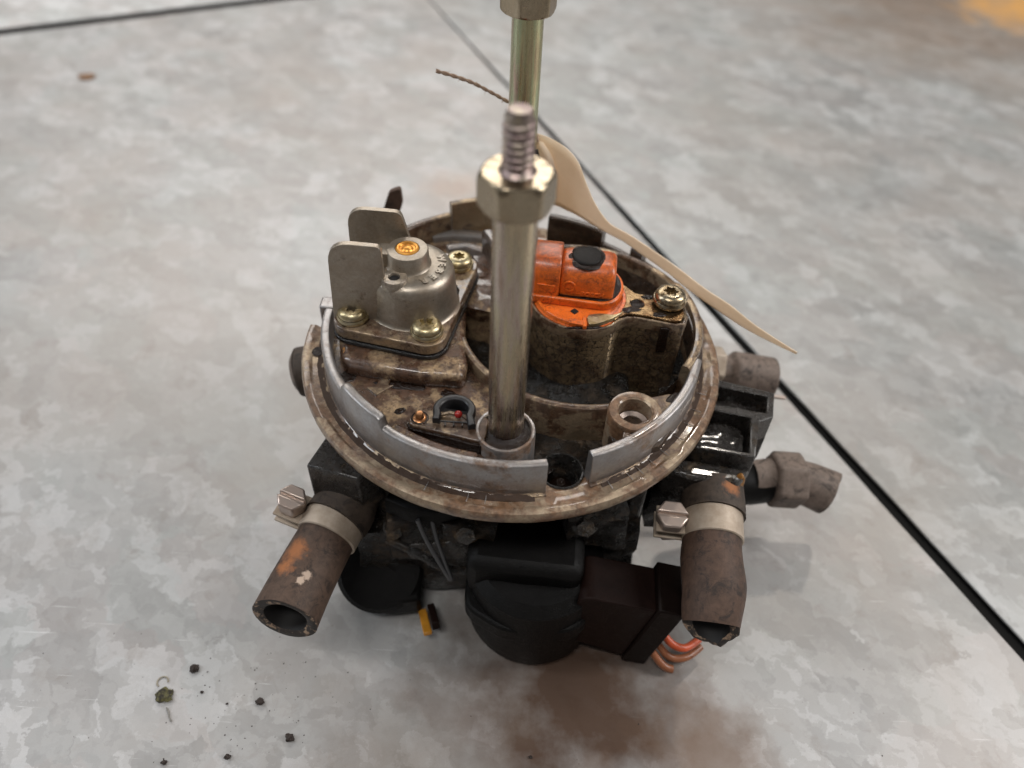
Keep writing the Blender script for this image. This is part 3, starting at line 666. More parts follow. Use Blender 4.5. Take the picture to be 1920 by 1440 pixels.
sb = MB().lathe([(.80, -.62), (.78, .82), (.755, .87), (.70, .875), (.66, .84), (.64, .62), (.0, .60)], c=(-.04, -4.18), seg=56)
build('stud_boss', sb, 'wall', TB)
build('oil_pool', MB().lathe([(.655, .77), (.56, .765), (.47, .79), (.40, .86)], c=(-.04, -4.14), seg=48), 'oil', TB, rough=(.02, 4))
build('far_stud_boss', MB().lathe([(.75, -.6), (.72, .5), (.6, .55), (.3, .5)], c=(-.02, 4.6), seg=40), 'dark_wall', TB)
# screw boss with threaded sleeve on the right
SB = (3.36, -3.36)
build('sleeve_boss', MB().lathe([(.73, -.65), (.73, .86), (.69, .93), (.62, .94), (.49, .94), (.445, .90), (.44, -.62)], c=SB, seg=56), 'flange', TB)
build('boss_shelf', MB().prism([(2.72, -3.8), (3.0, -4.5), (4.1, -3.9), (4.75, -2.9), (3.9, -2.55), (2.72, -3.1)], -.6, .38), 'dark_wall', TB, bevel=.15, seg=3)
build('boss_web', MB().prism([(3.75, -2.75), (4.35, -2.55), (4.68, -2.65), (4.3, -3.2), (3.92, -3.66), (3.3, -4.22), (2.95, -4.3), (3.0, -3.95), (3.9, -3.4)], -.6, .84), 'plate', TB, bevel=.07, seg=3)
slv = MB().lathe([(.425, .45), (.30, .40), (.29, .30), (.42, .22)], c=SB, seg=40)
build('bright_ring', slv, 'clamp_screw', TB)['label'] = 'bright ring down in the screw hole'
build('sleeve_bottom', MB().lathe([(0, -.55), (.43, -.55)], c=SB, seg=30), 'black', TB)
# open drain hole in the gap of the rim
build('drain_hole', MB().lathe([(.60, -.62), (.60, -.04), (.575, -.02), (.54, -.03), (.525, -.08), (.50, -1.3), (0, -1.35)], c=(1.47, -4.72), seg=48), 'black', TB, rough=(.01, 4))
build('drain_plug', MB().lathe([(0, -.55), (.12, -.56), (.2, -.65), (.3, -.72), (.34, -.95)], c=(1.5, -4.70), seg=30), 'oil', TB)
# sensor plate, pin and loop
pp = rounded_hull([(-2.35, -3.98), (-2.25, -4.25), (-.72, -4.55), (-.70, -3.75)][0:4], .17)
build('sensor_plate', MB().prism(rounded_hull([(-2.36, -4.02), (-.72, -4.42), (-.68, -3.95), (-2.25, -3.82)], .20), .40, .86), 'plate', TB, bevel=.05, seg=3)
build('plate_oil', MB().prism(rounded_hull([(-2.38, -4.06), (-.72, -4.48), (-.68, -3.95), (-2.27, -3.80)], .22), .40, .76), 'oil', TB, bevel=.03)
build('pin', MB().lathe([(.20, .86), (.17, .89), (.115, .90), (.105, 1.03), (.08, 1.06), (0, 1.07)], c=(-2.28, -3.95), seg=24), 'copper', TB)['label'] = 'small copper pin on the sensor plate'
build('pin_socket', MB().lathe([(.13, .885), (.23, .875)], c=(-2.28, -3.95), seg=24), 'oil', TB)
sen = empty('temperature_sensor'); sen.parent = TB
loop = []
for k in range(17):
    a = R(205-230*k/16); loop.append((-1.40+.46*math.cos(a), -3.72+.42*math.sin(a)))
loop = [(-1.84, -4.10)]+loop+[(-.90, -4.25)]
build('sensor_loop', MB().rib(loop, .20, .5, 1.06, rnd=.05), 'loop_grey', sen, bevel=.02)
build('sensor_well', MB().prism([(-1.80, -4.08), (-.95, -4.2), (-.95, -3.6), (-1.75, -3.5)], .5, .80), 'hole', sen)
mb = MB().tube([(-1.72, -3.86, .93), (-1.50, -3.82, .98), (-1.38, -3.86, .99)], [.05, .055, .05], 8); mb.tube([(-1.2, -3.9, .98), (-1.02, -3.98, .93), (-.95, -4.02, .9)], [.04, .045, .04], 8)
build('sensor_lead', mb, 'plate', sen)
b_ = bmesh.new(); bmesh.ops.create_icosphere(b_, subdivisions=3, radius=.105); mb = MB().add([v.co+Vector((-1.28, -3.88, 1.0)) for v in b_.verts], [tuple(v.index for v in f.verts) for f in b_.faces]); b_.free()
build('sensor_bead', mb, 'red', sen)['label'] = 'red bead inside the sensor loop'
mb = MB()
for xx in (-1.6, -1.38, -1.16): mb.box((xx, -4.16, .86), (.025, .12, .2))
mb.box((-1.38, -4.1, .95), (.8, .03, .04)); build('sensor_bars', mb, 'loop_grey', sen)

# brown lever sticking up behind the fins
build('lever', fin(rr_poly([(-4.6, -1.5, .05), (-4.85, .4, .3), (-4.42, 1.62, .12), (-4.02, 1.80, .14), (-3.98, 1.2, .1), (-4.3, .3, .2), (-3.6, -1.5, .05)], .1), 5.5, .22), 'hose_right', TB, bevel=.04)
# notch tab at left end of flange
build('flange_lug', MB().box((-5.55, .55, .35), (.55, .5, .9)), 'wall', TB, bevel=.06)
build('flange_stain', MB().lathe([(0, -.02), (.16, -.022), (.2, -.035)], c=(-5.72, -.75), seg=18), 'oil', TB, rough=(.02, 6))

def puddle(x, y, z, rx, ry, rot, mat='oil', seed=0, h=.035):
    m = MB(); vs = []; fs = []; n_ = 28; rings = [(0, h), (.5, h*.95), (.82, h*.7), (1.0, -.01)]
    for (q_, zz) in rings:
        for k in range(n_):
            a = 2*PI*k/n_; w_ = 1+.38*noise.noise(Vector((math.cos(a)*1.5+seed, math.sin(a)*1.5, seed)))+.18*noise.noise(Vector((math.cos(a)*4, math.sin(a)*4+seed, 1)))
            px_, py_ = q_*rx*w_*math.cos(a), q_*ry*w_*math.sin(a); c_, s2 = math.cos(R(rot)), math.sin(R(rot))
            vs.append((x+px_*c_-py_*s2, y+px_*s2+py_*c_, z+zz))
    for i in range(len(rings)-1):
        for k in range(n_):
            k2 = (k+1) % n_; fs.append((i*n_+k, i*n_+k2, (i+1)*n_+k2, (i+1)*n_+k))
    build('oil_puddle', m.add(vs, fs), mat, TB, ang=80)
for a in [(-4.55, -2.15, .42, .30, .22, 20), (-3.0, -2.42, .42, .75, .14, -5), (-1.55, -2.72, .42, .42, .2, -40), (-2.9, -3.35, .42, .16, .10, 30), (-2.55, -4.62, .42, .35, .12, -30), (-4.0, -3.3, .42, .30, .10, -45),
          (.95, -4.15, -.62, .42, .3, 10), (2.35, -4.25, -.62, .5, .32, 30), (1.2, -3.75, -.62, .8, .25, 0), (4.45, -2.75, .84, .26, .14, 50), (3.35, -4.05, .84, .2, .1, 20),
          (-2.9, -.95, 1.46, .3, .10, -12), (-1.75, .6, 1.46, .12, .35, 8), (3.3, -.35, 1.85, .3, .12, 10), (3.9, .25, 1.85, .3, .10, 0), (4.1, -.5, 1.85, .2, .1, 0), (2.0, -1.15, 1.80, .5, .06, 5)]:
    puddle(*a, seed=a[0]*3)
for a in [(-4.62, -1.55, .80, .16, .20, 0)]: puddle(*a, mat='grease', h=.12, seed=2)

# ------------------------------------------------------------------ lower housing
low = MB(); low.lathe([(5.35, -.38), (5.1, -.9), (4.6, -1.3), (4.3, -2.6)], seg=80)
build('lower_casting', low, 'black', TB, rough=(.05, 1.5))
hb = MB(); hb.box((-.05, -.1, -2.6), (7.3, 8.3, 4.4))
build('throttle_housing', hb, 'black', TB, bevel=.35, seg=3, subdiv=10, rough=(.09, 1.3))
build('housing_foot', MB().box((.2, -.3, -5.6), (6.4, 7.6, 2.7)), 'dark_plastic', TB, bevel=.3, subdiv=4, rough=(.06, 1.2))
for c_, d_, z_ in [((-2.6, -4.2, -3.4), (1.6, 1.3, 1.9), 12), ((-.9, -4.7, -2.9), (1.5, .9, 1.3), -6), ((2.6, -4.5, -2.5), (1.7, 1.0, 1.3), 5), ((-3.4, -3.3, -4.4), (1.5, 1.8, 1.6), 20), ((-2.6, -3.7, -5.0), (3.6, 2.0, 3.4), 6), ((3.1, -3.6, -4.2), (2.0, 1.8, 3.0), -8), ((5.2, -2.9, -3.2), (1.8, 1.6, 1.6), 0)]:
    build('casting_boss', MB().box(c_, d_, rz=z_), 'black', TB, subdiv=5, rough=(.16, 1.5))
for (x, y, z, r_) in [(-1.0, -5.05, -2.6, .30), (2.3, -4.95, -2.1, .28), (-3.1, -4.75, -3.1, .26)]:
    M_ = frame((x, y, z), (0, -1, .45))
    bo = build('hex_bolt', MB().prism(hexagon(r_, 14), 0, .28, M=M_).lathe([(r_*.4, .285), (r_*.36, .30), (0, .30)], seg=18, M=M_), 'bracket', TB, bevel=.03)
    build('bolt_washer', MB().lathe([(0, -.02), (r_*1.35, -.02), (r_*1.35, .04), (r_*.9, .05)], seg=24, M=M_), 'bracket', bo)
link = smooth_pts([(-3.3, -5.0, -3.3), (-2.4, -5.3, -3.5), (-1.6, -5.35, -4.2), (-.8, -5.3, -4.3)], 5)
build('linkage_rod', MB().tube(link, .13, 10), 'black', TB)
build('linkage_arm', MB().prism(rr_poly([(-.35, -.9, .3), (.35, -.9, .3), (.28, .8, .25), (-.28, .8, .25)], .2), -.08, .08, M=frame((-1.9, -5.15, -3.5), (.1, -1, .3))), 'bracket', TB, bevel=.02)
build('vacuum_pipe', MB().tube(smooth_pts([(-3.6, -3.6, -3.2), (-4.2, -4.0, -4.0), (-4.0, -4.3, -5.0), (-3.2, -4.6, -5.4)], 5), .34, 16), 'dark_plastic', TB)
for (x, y, rr_) in [(-2.0, 4.3, .7), (3.2, 4.3, .7)]:
    build('mounting_foot', MB().lathe([(0, -2), (rr_, -2), (rr_, -6.9), (rr_*.9, -7), (0, -7)], c=(x, y), seg=24), 'black', TB)
# left bracket block
blk = [(-5.42, -4.36), (-3.95, -4.75), (-3.3, -4.0), (-3.4, -2.6), (-4.9, -2.7)]
build('hose_block', MB().prism(blk, -2.5, -.86), 'bracket', TB, bevel=.06, seg=2)
# right bracket: two open cells
br = empty('side_bracket'); br.parent = TB; br['label'] = 'black cast bracket with two open cells on the right side'
A, B_, C_, D_, E_, F_ = (6.1, -.30), (8.02, -.82), (7.78, -1.83), (7.34, -2.02), (6.98, -3.38), (4.9, -3.05)
full = [A, B_, C_, D_, E_, F_, (4.4, -1.6), (4.6, -.2)]
cell1 = [(5.0, -.35), (7.80, -.98), (7.60, -1.66), (5.1, -1.20)]
cell2 = [(4.9, -1.42), (7.12, -1.86), (6.84, -3.22), (4.9, -2.90)]
build('bracket_frame', MB().prism(full, -2.35, -.72, holes=[cell1, cell2]), 'bracket', br, bevel=.04, seg=2)
build('bracket_floor', MB().prism(full, -2.6, -1.62, ), 'black', br, subdiv=0)
mb = MB()
for (cx, cy, ww, dd) in [(6.3, -1.05, 2.4, .75), (5.9, -2.3, 2.0, 1.2)]: mb.box((cx, cy, -1.50), (ww, dd, .5), rz=-11)
build('bracket_sludge', mb, 'bracket', br, subdiv=7, rough=(.13, 2.1))
lowr = [(4.4, -1.6), (6.98, -3.30), (6.75, -3.9), (6.3, -4.2), (5.0, -4.1), (3.4, -3.9), (3.3, -2)]
build('bracket_foot', MB().prism([(4.0, -.6), (6.9, -1.4), (6.92, -3.32), (6.75, -3.55), (5.0, -3.4), (3.9, -2.9)], -3.6, -2.3), 'bracket', br, bevel=.1, subdiv=0)
mb = MB(); mb.prism([(4.9, -3.1), (6.98, -3.40), (6.72, -3.75), (6.5, -3.95), (5.2, -3.8), (4.4, -3.5)], -2.9, -1.2)
build('bracket_nose', mb, 'bracket', br, bevel=.15, seg=3)
b_ = bmesh.new(); bmesh.ops.create_icosphere(b_, subdivisions=3, radius=.2); mb = MB().add([Vector((v.co.x*.75+6.62, v.co.y*.5-3.70, v.co.z*1.7-1.45)) for v in b_.verts], [tuple(v.index for v in f.verts) for f in b_.faces]); b_.free()
build('grease_clot', mb, 'grease', br, rough=(.06, 5))['label'] = 'yellow clot of grease above the right hose'
build('casting_rib', MB().box((3.75, -3.7, -2.0), (.5, 1.1, 2.8)), 'bracket', TB, bevel=.12, seg=3)

# ------------------------------------------------------------------ hoses
def hose(name, pts, rad, mat, label, seg=40, cut=(0, 0), ragged=.0, cutv=None):
    hs = empty(name); hs.parent = TB; hs['label'] = label
    P = smooth_pts(pts, 6); n = len(P); rads = rad if isinstance(rad, list) else [rad]*len(pts)
    rl = [rads[min(len(rads)-1, int(i/6))]+((rads[min(len(rads)-1, int(i/6)+1)]-rads[min(len(rads)-1, int(i/6))])*((i % 6)/6)) for i in range(n)]
    mb = MB(); mb.tube(P, rl, seg, cap=False)
    end = P[-1]; d = (P[-1]-P[-2]).normalized(); u = (mb.v[(n-1)*seg]-end).normalized(); v_ = d.cross(u); r_ = rl[-1]
    def tip(k):
        a = 2*PI*k/seg; return d*(cut[0]*math.cos(a+cut[1])-(0 if cutv is None else (u*math.cos(a)+v_*math.sin(a)).dot(Vector(cutv)))+ragged*(noise.noise(Vector((math.cos(a)*1.6, math.sin(a)*1.6, 3)))+.6*noise.noise(Vector((math.cos(a)*4, math.sin(a)*4, 8)))))
    for k in range(seg): mb.v[(n-1)*seg+k] += tip(k)
    build('hose_wall', mb, mat, hs)
    ring = MB(); vs = []; fs = []; qs = [(1.0, 0), (.95, .03), (.78, .02), (.66, -.03), (.62, -.25), (.60, -1.2)]
    for j, (q_, o_) in enumerate(qs):
        for k in range(seg):
            a = 2*PI*k/seg; rr_ = r_*q_*(1+.04*noise.noise(Vector((math.cos(a)*2, math.sin(a)*2, j)))*(j > 0)); vs.append(end+(u*math.cos(a)+v_*math.sin(a))*rr_+d*o_+tip(k)*(1 if j < 4 else .6))
    for j in range(len(qs)-1):
        for k in range(seg):
            k2 = (k+1) % seg; fs.append((j*seg+k, j*seg+k2, (j+1)*seg+k2, (j+1)*seg+k))
    nf = 3*seg
    build('cut_end', MB().add(vs[:4*seg], fs[:nf]), 'ply', hs, ang=60); build('hose_lining', MB().add(vs[3*seg:], [tuple(q-3*seg for q in f) for f in fs[nf:]]), 'hole', hs)
    build('hose_bore', MB().tube([end-d*.55, end-d*.9], [r_*.62, r_*.6], 24), 'hole', hs)
    return hs
def clamp(name, c, axis, r, width, ear, label, screw_axis, head_r=.42, head_up=.55):
    cl = empty(name); cl.parent = TB; cl['label'] = label
    M = frame(c, axis, ear)                      # x of this frame points to the ear
    hw = width/2
    build('band', MB().lathe([(r-.05, -hw), (r+.03, -hw), (r+.06, -hw+.03), (r+.06, hw-.03), (r+.03, hw), (r-.05, hw)], seg=64, M=M), 'band', cl)
    e_ = Vector(ear); e_ = (e_-Vector(axis).normalized()*e_.dot(Vector(axis).normalized())).normalized()
    t_ = Vector(axis).normalized().cross(e_)
    if t_.dot(Vector(screw_axis)) < 0: t_ = -t_
    Me = Matrix.Translation(Vector(c)+e_*(r+.30)) @ Matrix((e_, Vector(axis).normalized(), t_)).transposed().to_4x4()
    for zz in (-.20, .20): build('ear', MB().box((0, 0, zz), (1.05, width*.98, .09), M=Me), 'band', cl, bevel=.03)
    build('bolt_shank', MB().lathe([(.17, -.75), (.17, .2)], seg=18, M=Me @ Matrix.Translation((.1, 0, 0))), 'clamp_screw', cl)
    build('clamp_nut', MB().prism(hexagon(.34, 10), -.55, -.26, M=Me @ Matrix.Translation((.1, 0, 0))), 'clamp_screw', cl, bevel=.03)
    hd = MB(); hx = []
    Mh = Me @ Matrix.Translation((.12, 0, 0))
    # slotted hex head: two halves beside a slot
    for sgn in (1, -1):
        poly = []
        full_ = hexagon(head_r, 0)
        pts_ = [(head_r, .045), (head_r*.5, head_r*.866), (-head_r*.5, head_r*.866), (-head_r, .045)]
        if sgn < 0: pts_ = [(a, -b) for a, b in pts_][::-1]
        hd.prism(pts_, .27, .25+head_up, M=Mh)
    hd.prism([(a*.985, b*.985) for a, b in hexagon(head_r, 0)], .25, .12+head_up, M=Mh)
    build('slotted_head', hd, 'clamp_screw', cl, bevel=.05, seg=2)
    return cl
# left hose
build('hose_collar', MB().tube(smooth_pts([(-4.45, -3.9, -2.45), (-4.58, -4.45, -2.66), (-4.76, -4.92, -2.72)], 4), [.90]*4+[.93]*5, 44), 'collar', TB, rough=(.02, 2.5))
hose('hose', [(-4.60, -4.3, -2.66), (-4.84, -5.1, -2.80), (-5.14, -6.1, -2.90), (-5.38, -7.0, -2.97), (-5.55, -7.75, -3.02)], [.80, .80, .83, .86, .89, .90], 'hose_left', 'left coolant hose stub, rust-stained brown rubber, its cut end facing forward', cut=(.05, 1), cutv=(0, 0, .10))
clamp('hose_clamp', (-4.80, -4.98, -2.78), (-.30, -.94, -.12), .82, .90, (-.95, .25, .15), 'hose clamp on the left hose, slotted screw upwards', (-.1, -.35, 1))
# right hose
build('hose_collar', MB().tube(smooth_pts([(6.02, -3.5, -2.05), (6.0, -3.95, -2.12), (5.95, -4.45, -2.18)], 4), .90, 44), 'collar', TB, rough=(.02, 2.5))
hose('hose', [(5.98, -3.9, -2.10), (5.88, -4.9, -2.26), (5.78, -5.7, -2.42), (5.80, -6.4, -2.62), (5.70, -7.0, -2.85), (5.66, -7.35, -3.0)], [.78, .79, .84, .85, .80, .74], 'hose_right', 'right coolant hose stub, brown rubber with a torn end', ragged=.12, cut=(.05, 2), cutv=(-.15, 0, .42))
clamp('hose_clamp', (5.90, -4.78, -2.24), (-.09, -.98, -.17), .79, .80, (-1, .1, .0), 'hose clamp on the right hose', (0, -.6, .8), head_r=.46, head_up=.35)
# third hose, pointing right, blurred
hose('hose', [(8.2, -1.2, -4.5), (9.3, -1.05, -4.55), (10.1, -1.15, -4.65), (10.9, -1.35, -4.85)], [.62, .68, .74, .78, .78], 'hose_grey', 'dusty rubber hose stub pointing right towards the seam', cut=(.25, 1))
build('elbow', MB().tube(smooth_pts([(6.6, -.9, -3.6), (7.2, -1.3, -4.4), (8.0, -1.25, -4.7), (8.9, -1.1, -4.65)], 5), [.7]*4+[.72]*12, 32), 'dark_plastic', TB)
nutm = frame((8.75, -1.15, -4.5), (1, .05, -.08))
build('union_nut', MB().prism(hexagon(.98, 15), .1, 1.15, M=nutm), 'hose_grey', TB, bevel=.12, seg=3)
# back right stub and left stub
build('rear_stub', MB().tube(smooth_pts([(6.2, 2.6, -2.9), (7.4, 2.6, -3.2), (8.3, 2.6, -3.35), (9.35, 2.6, -3.5)], 4), [.55]*6+[.78]*7, 28), 'hose_grey', TB, bevel=.05)
build('rear_union', MB().prism(hexagon(.75, 10), 0, .8, M=frame((6.6, 2.55, -2.9), (1, 0, -.15))), 'band', TB, bevel=.05)
build('rear_pipe', MB().tube([(3.0, 2.5, -2.4), (6.7, 2.6, -2.9)], .42, 24), 'black', TB)
build('rear_pin', MB().tube([(4.5, 1.3, -2.6), (9.4, 1.15, -2.95)], .07, 8), 'clamp_screw', TB)
build('left_stub', MB().tube([(-3.8, .8, -1.7), (-6.9, .35, -2.1)], .82, 32), 'collar', TB, bevel=.08)
build('left_stub_tip', MB().tube([(-6.85, .36, -2.09), (-7.0, .34, -2.12)], [.80, .6], 32), 'hose_grey', TB)

# ------------------------------------------------------------------ electrics under the flange
mot = empty('idle_motor'); mot.parent = TB; mot['label'] = 'black idle actuator motor under the front of the flange'
build('motor_case', MB().lathe([(0, -3.6), (1.7, -3.6), (2.0, -3.9), (2.05, -5.2), (2.02, -6.6), (1.9, -6.9), (1.5, -7.0), (0, -7.0)], c=(1.05, -5.0), seg=64), 'dark_plastic', mot)
build('motor_top', MB().box((.75, -4.9, -3.7), (3.3, 2.3, 1.7), rz=-4), 'dark_plastic', mot, bevel=.3, subdiv=3, rough=(.05, 1.2))
build('motor_flange', MB().prism(rr_poly([(-1.0, -3.6), (-1.0, -6.3), (.2, -7.0), (2.2, -6.9), (3.1, -5.9), (3.1, -3.6)], .4), -5.3, -4.6), 'dark_plastic', mot, bevel=.12, seg=3)
for (x, y) in [(-.55, -5.9), (2.5, -5.9)]: build('motor_screw', MB().lathe([(0, -4.5), (.17, -4.5), (.20, -4.53), (.20, -4.62)], c=(x, y), seg=20), 'black', mot)
PM = Matrix.Translation((3.25, -5.85, -4.85)) @ Matrix.Rotation(R(-3), 4, 'Z') @ Matrix.Rotation(R(11), 4, 'Y')
plug = empty('connector_plug'); plug.parent = TB; plug['label'] = 'dark brown electrical plug at the lower front'
build('plug_body', MB().prism(rr_poly([(-1.45, -1.1, .35), (1.0, -1.65, .1), (1.0, 1.3, .08), (-1.15, 1.3, .35)], .2), -.7, .7, M=PM @ Matrix.Rotation(R(90), 4, 'X')), 'brown_plug', plug, bevel=.05)
build('plug_cap', MB().box((1.35, 0, -.12), (.75, 1.6, 3.3), M=PM), 'brown_plug_cap', plug, bevel=.06)
mb = MB()
wr1 = smooth_pts([(4.5, -5.9, -5.3), (4.95, -6.2, -5.75), (5.3, -6.45, -6.0), (5.7, -6.5, -6.1), (6.2, -6.1, -6.3)], 5)
build('wire', MB().tube(wr1, .12, 10), 'wire_orange', plug)
wr2 = smooth_pts([(4.5, -6.1, -5.7), (4.9, -6.4, -6.15), (5.3, -6.65, -6.45), (5.8, -6.6, -6.5), (6.3, -6.2, -6.6)], 5)
build('wire', MB().tube(wr2, .12, 10), 'wire_brown', plug)
build('wire', MB().tube([p+Vector((-.1, -.22, -.25)) for p in wr2[:-8]], .13, 10), 'wire_brown', plug)
# throttle position switch, lower left
sw = empty('position_switch'); sw.parent = TB; sw['label'] = 'dark switch housing under the left hose'
build('switch_case', MB().lathe([(0, .5), (1.2, .5), (1.35, .35), (1.4, -.5), (1.1, -.75), (0, -.75)], seg=48, M=frame((-3.75, -4.6, -5.6), (.1, -.5, .6))), 'dark_plastic', sw)
build('switch_lug', MB().prism([(-5.1, -4.2), (-4.8, -4.7), (-3.5, -5.7), (-2.4, -5.5), (-2.5, -4.0)], -6.7, -5.8), 'dark_plastic', sw, bevel=.15)
build('amber_tab', MB().box((0, 0, 0), (.26, 1.1, .14), M=Matrix.Translation((-2.25, -5.9, -6.5)) @ Matrix.Rotation(R(18), 4, 'Z') @ Matrix.Rotation(R(-22), 4, 'X')), 'amber', sw, bevel=.03)
build('brown_tab', MB().box((0, 0, 0), (.22, .9, .3), M=Matrix.Translation((-2.0, -5.75, -6.4)) @ Matrix.Rotation(R(18), 4, 'Z') @ Matrix.Rotation(R(-22), 4, 'X')), 'brown_plug', sw, bevel=.03)
# idle lever with return spring wire
lev = empty('return_spring'); lev.parent = TB
build('spring_saddle', MB().rib([(-3.2, -4.5), (-2.6, -4.75), (-1.9, -4.85), (-1.2, -4.7)], .5, -2.35, -1.75, rnd=.15), 'dark_plastic', lev)
sp1 = smooth_pts([(-2.35, -5.1, -2.1), (-2.1, -5.35, -2.7), (-1.75, -5.6, -3.4), (-1.42, -5.8, -4.0)], 4)
build('spring_wire', MB().tube(sp1, .07, 10), 'wire_steel', lev)
build('spring_wire', MB().tube([p+Vector((.38, .12, .0))*(1-i/len(sp1)) for i, p in enumerate(sp1)], .07, 10), 'wire_steel', lev)

# ------------------------------------------------------------------ paper tag on string
U = [(.30, 5.15, 4.20), (.82, 4.87, 4.19), (1.36, 4.57, 4.03), (1.76, 4.34, 3.69), (2.07, 4.16, 3.07), (2.43, 3.95, 2.46), (2.93, 3.67, 1.98), (3.53, 3.33, 1.85), (4.29, 2.89, 1.60), (5.08, 2.44, 1.31), (5.90, 1.97, .95), (6.66, 1.54, .71), (7.56, 1.02, .30), (8.77, .33, -.07)]
Lo = [(.28, 5.10, 2.95), (.60, 5.0, 2.38), (.96, 4.79, 1.99), (1.42, 4.53, 1.92), (1.85, 4.28, 1.87), (2.43, 3.95, 1.72), (2.85, 3.72, 1.62), (3.43, 3.38, 1.52), (4.00, 3.06, 1.30), (4.79, 2.61, 1.01), (5.56, 2.16, .66), (6.33, 1.73, .36), (7.40, 1.11, .03), (8.76, .34, -.15)]
Us, Ls = smooth_pts(U, 5), smooth_pts(Lo, 5); n = len(Us); K = 8; mb = MB(); vs = []; fs = []
for i in range(n):
    t_ = i/(n-1)
    # the card bellies out between its edges; the belly flips side where the strip twists
    wd = (Us[i]-Ls[i]).length; bel = .22*max(0, 1-t_/.42)*min(1, wd)
    for k in range(K+1):
        q_ = k/K; p = Us[i].lerp(Ls[i], q_)+Vector((-.45, -.85, .1))*bel*math.sin(PI*q_)+Vector((0, 0, .012*noise.noise(Us[i]*3+Vector((q_, 0, 0)))))
        vs.append(p)
for i in range(n-1):
    for k in range(K): fs.append((i*(K+1)+k, (i+1)*(K+1)+k, (i+1)*(K+1)+k+1, i*(K+1)+k+1))
tag = empty('paper_tag'); tag['label'] = 'long curled buff card tag tied to the far stud by a string'; tag['category'] = 'tag'
cd = build('card', mb.add(vs, fs), 'card', tag); so = cd.modifiers.new('thick', 'SOLIDIFY'); so.thickness = .035; so.offset = 0
cl2 = smooth_pts([(.62, 4.75, 4.1), (.95, 4.55, 3.7), (1.12, 4.40, 3.15), (1.10, 4.35, 2.7), (.90, 4.45, 2.5)], 5)
mb = MB(); vs = []; fs = []
for p in cl2: vs += [p, p+Vector((-.5, .15, -.02))]
for i in range(len(cl2)-1): fs.append((2*i, 2*i+1, 2*i+3, 2*i+2))
cf = build('card_fold', mb.add(vs, fs), 'card', tag); so = cf.modifiers.new('thick', 'SOLIDIFY'); so.thickness = .03; so.offset = 0
st1 = smooth_pts([(-2.61, 4.9, 6.08), (-2.11, 4.9, 5.96), (-1.57, 4.9, 5.79), (-1.09, 4.95, 5.54), (-.61, 5.0, 5.27), (-.1, 5.13, 4.9), (.3, 5.0, 4.4), (.48, 4.75, 4.1)], 8)
mb = MB()
for ph in (0, PI):
    mb.tube([p+Vector((0, math.cos(i*.9+ph), math.sin(i*.9+ph)))*.028 for i, p in enumerate(st1)], .036, 6)
rng = random.Random(4)
for i in range(26):
    p = st1[rng.randrange(len(st1)-4)]; d = Vector((rng.uniform(-1, 1), rng.uniform(-1, 1), rng.uniform(-1, 1)))*.13
    mb.tube([p, p+d*.6, p+d+Vector((0, 0, -.03))], [.01, .007, .004], 4)
build('string', mb, 'string', tag)
build('string_knot', MB().tube([(.42, 4.45, 4.0), (.50, 4.35, 3.7), (.50, 4.35, 3.35), (.6, 4.3, 3.2)], [.07, .10, .09, .07], 8), 'dark_plastic', tag, rough=(.03, 6))

# ------------------------------------------------------------------ crumbs on the sheet
def crumb(name, x, y, r, mat, label, cat='dirt crumb', flat=.6, seed=0, grp='dirt crumbs on the zinc sheet'):
    b_ = bmesh.new(); bmesh.ops.create_icosphere(b_, subdivisions=3, radius=r)
    for v in b_.verts:
        k = 1+.55*noise.noise(v.co/r*1.4+Vector((seed, 0, 0)))+.25*noise.noise(v.co/r*3.4+Vector((0, seed, 0)))
        v.co = Vector((v.co.x*k, v.co.y*k*.85, v.co.z*k*flat))
    zmin = min(v.co.z for v in b_.verts)
    mb = MB().add([v.co-Vector((0, 0, zmin)) for v in b_.verts], [tuple(v.index for v in f.verts) for f in b_.faces]); b_.free()
    o = build(name, mb, mat, None, lift=False); o.location = (x, y, 0.0); o['label'] = label; o['category'] = cat
    if grp: o['group'] = grp
    return o
crumb('dirt_crumb', -9.02, -7.56, .135, 'dirt', 'dark oblong crumb above and right of the mossy clump', seed=1, flat=.5)
crumb('dirt_crumb', -6.80, -8.44, .115, 'dirt', 'reddish dark crumb below the cut end of the left hose', seed=2)
crumb('dirt_crumb', -5.70, -9.39, .125, 'dirt', 'round dark crumb, the one nearest the right of the scattered dirt', seed=3)
crumb('dirt_crumb', -7.30, -9.98, .085, 'dirt', 'small dark crumb close to the bottom edge of the picture', seed=4)
crumb('dirt_crumb', -8.99, -10.2, .075, 'dirt', 'small dark crumb at the bottom edge, furthest left', seed=5)
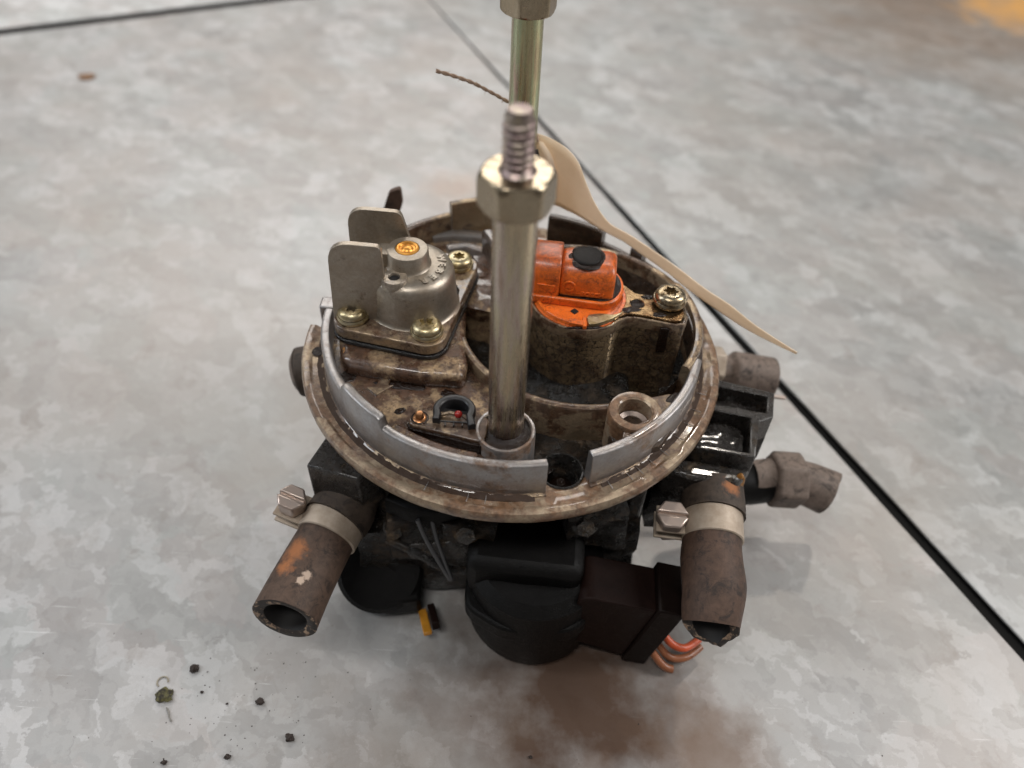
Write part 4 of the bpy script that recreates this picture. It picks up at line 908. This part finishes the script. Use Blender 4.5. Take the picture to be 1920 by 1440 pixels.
crumb('dirt_crumb', -8.58, -8.22, .045, 'dirt', 'tiny black crumb just right of the mossy clump', seed=6)
crumb('dirt_crumb', -7.75, -8.52, .035, 'dirt', 'tiniest black crumb between the mossy clump and the reddish crumb', seed=8)
crumb('dirt_crumb', 1.14, -9.56, .05, 'dirt', 'tiny crumb alone in the brown shade in front of the motor', seed=7)
crumb('moss_clump', -9.62, -8.38, .24, 'moss', 'largest clump, dark green-black flake on the sheet', cat='clump', seed=9, flat=.35, grp=None)
crumb('mud_spot', -28.4, 30.6, .55, 'mud', 'brown dried mud speck on the sheet at the far upper left', cat='mud speck', seed=12, flat=.12, grp=None)
fl_ = build('pale_flake', MB().tube([(-9.82+.16*math.cos(a*.6), -7.98+.16*math.sin(a*.6), .025) for a in range(8)], .024, 6), 'flake', None, lift=False)
fl_['label'] = 'pale curled flake touching the top of the mossy clump'; fl_['category'] = 'flake'
fi_ = build('grey_fibre', MB().tube(smooth_pts([(-9.44, -8.72, .03), (-9.34, -8.85, .03), (-9.27, -8.98, .03), (-9.17, -9.1, .03)], 4), .02, 6), 'fibre', None, lift=False)
fi_['label'] = 'short grey fibre lying below the mossy clump'; fi_['category'] = 'fibre'

rng = random.Random(21); mb = MB()
for i in range(150):
    if i < 90: x, y = rng.gauss(-7.8, 2.2), rng.gauss(-8.6, 1.3)
    else: x, y = rng.uniform(-14, 13), rng.uniform(-10.5, 6)
    if math.hypot(x, y+1) < 6.6: continue
    r_ = rng.choice([.010, .013, .016, .022]); a0 = rng.uniform(0, 6); hh = r_*.7
    ring = [(x+r_*rng.uniform(.6, 1.5)*math.cos(a0+k*PI/2.5), y+r_*rng.uniform(.6, 1.4)*math.sin(a0+k*PI/2.5), 0.0) for k in range(5)]
    mb.add(ring+[(x, y, hh)], [(k, (k+1) % 5, 5) for k in range(5)])
sk = build('dust_specks', mb, 'dirt', None, lift=False); sk['kind'] = 'stuff'; sk['label'] = 'fine dark dust specks scattered over the galvanised sheet'; sk['category'] = 'dust'
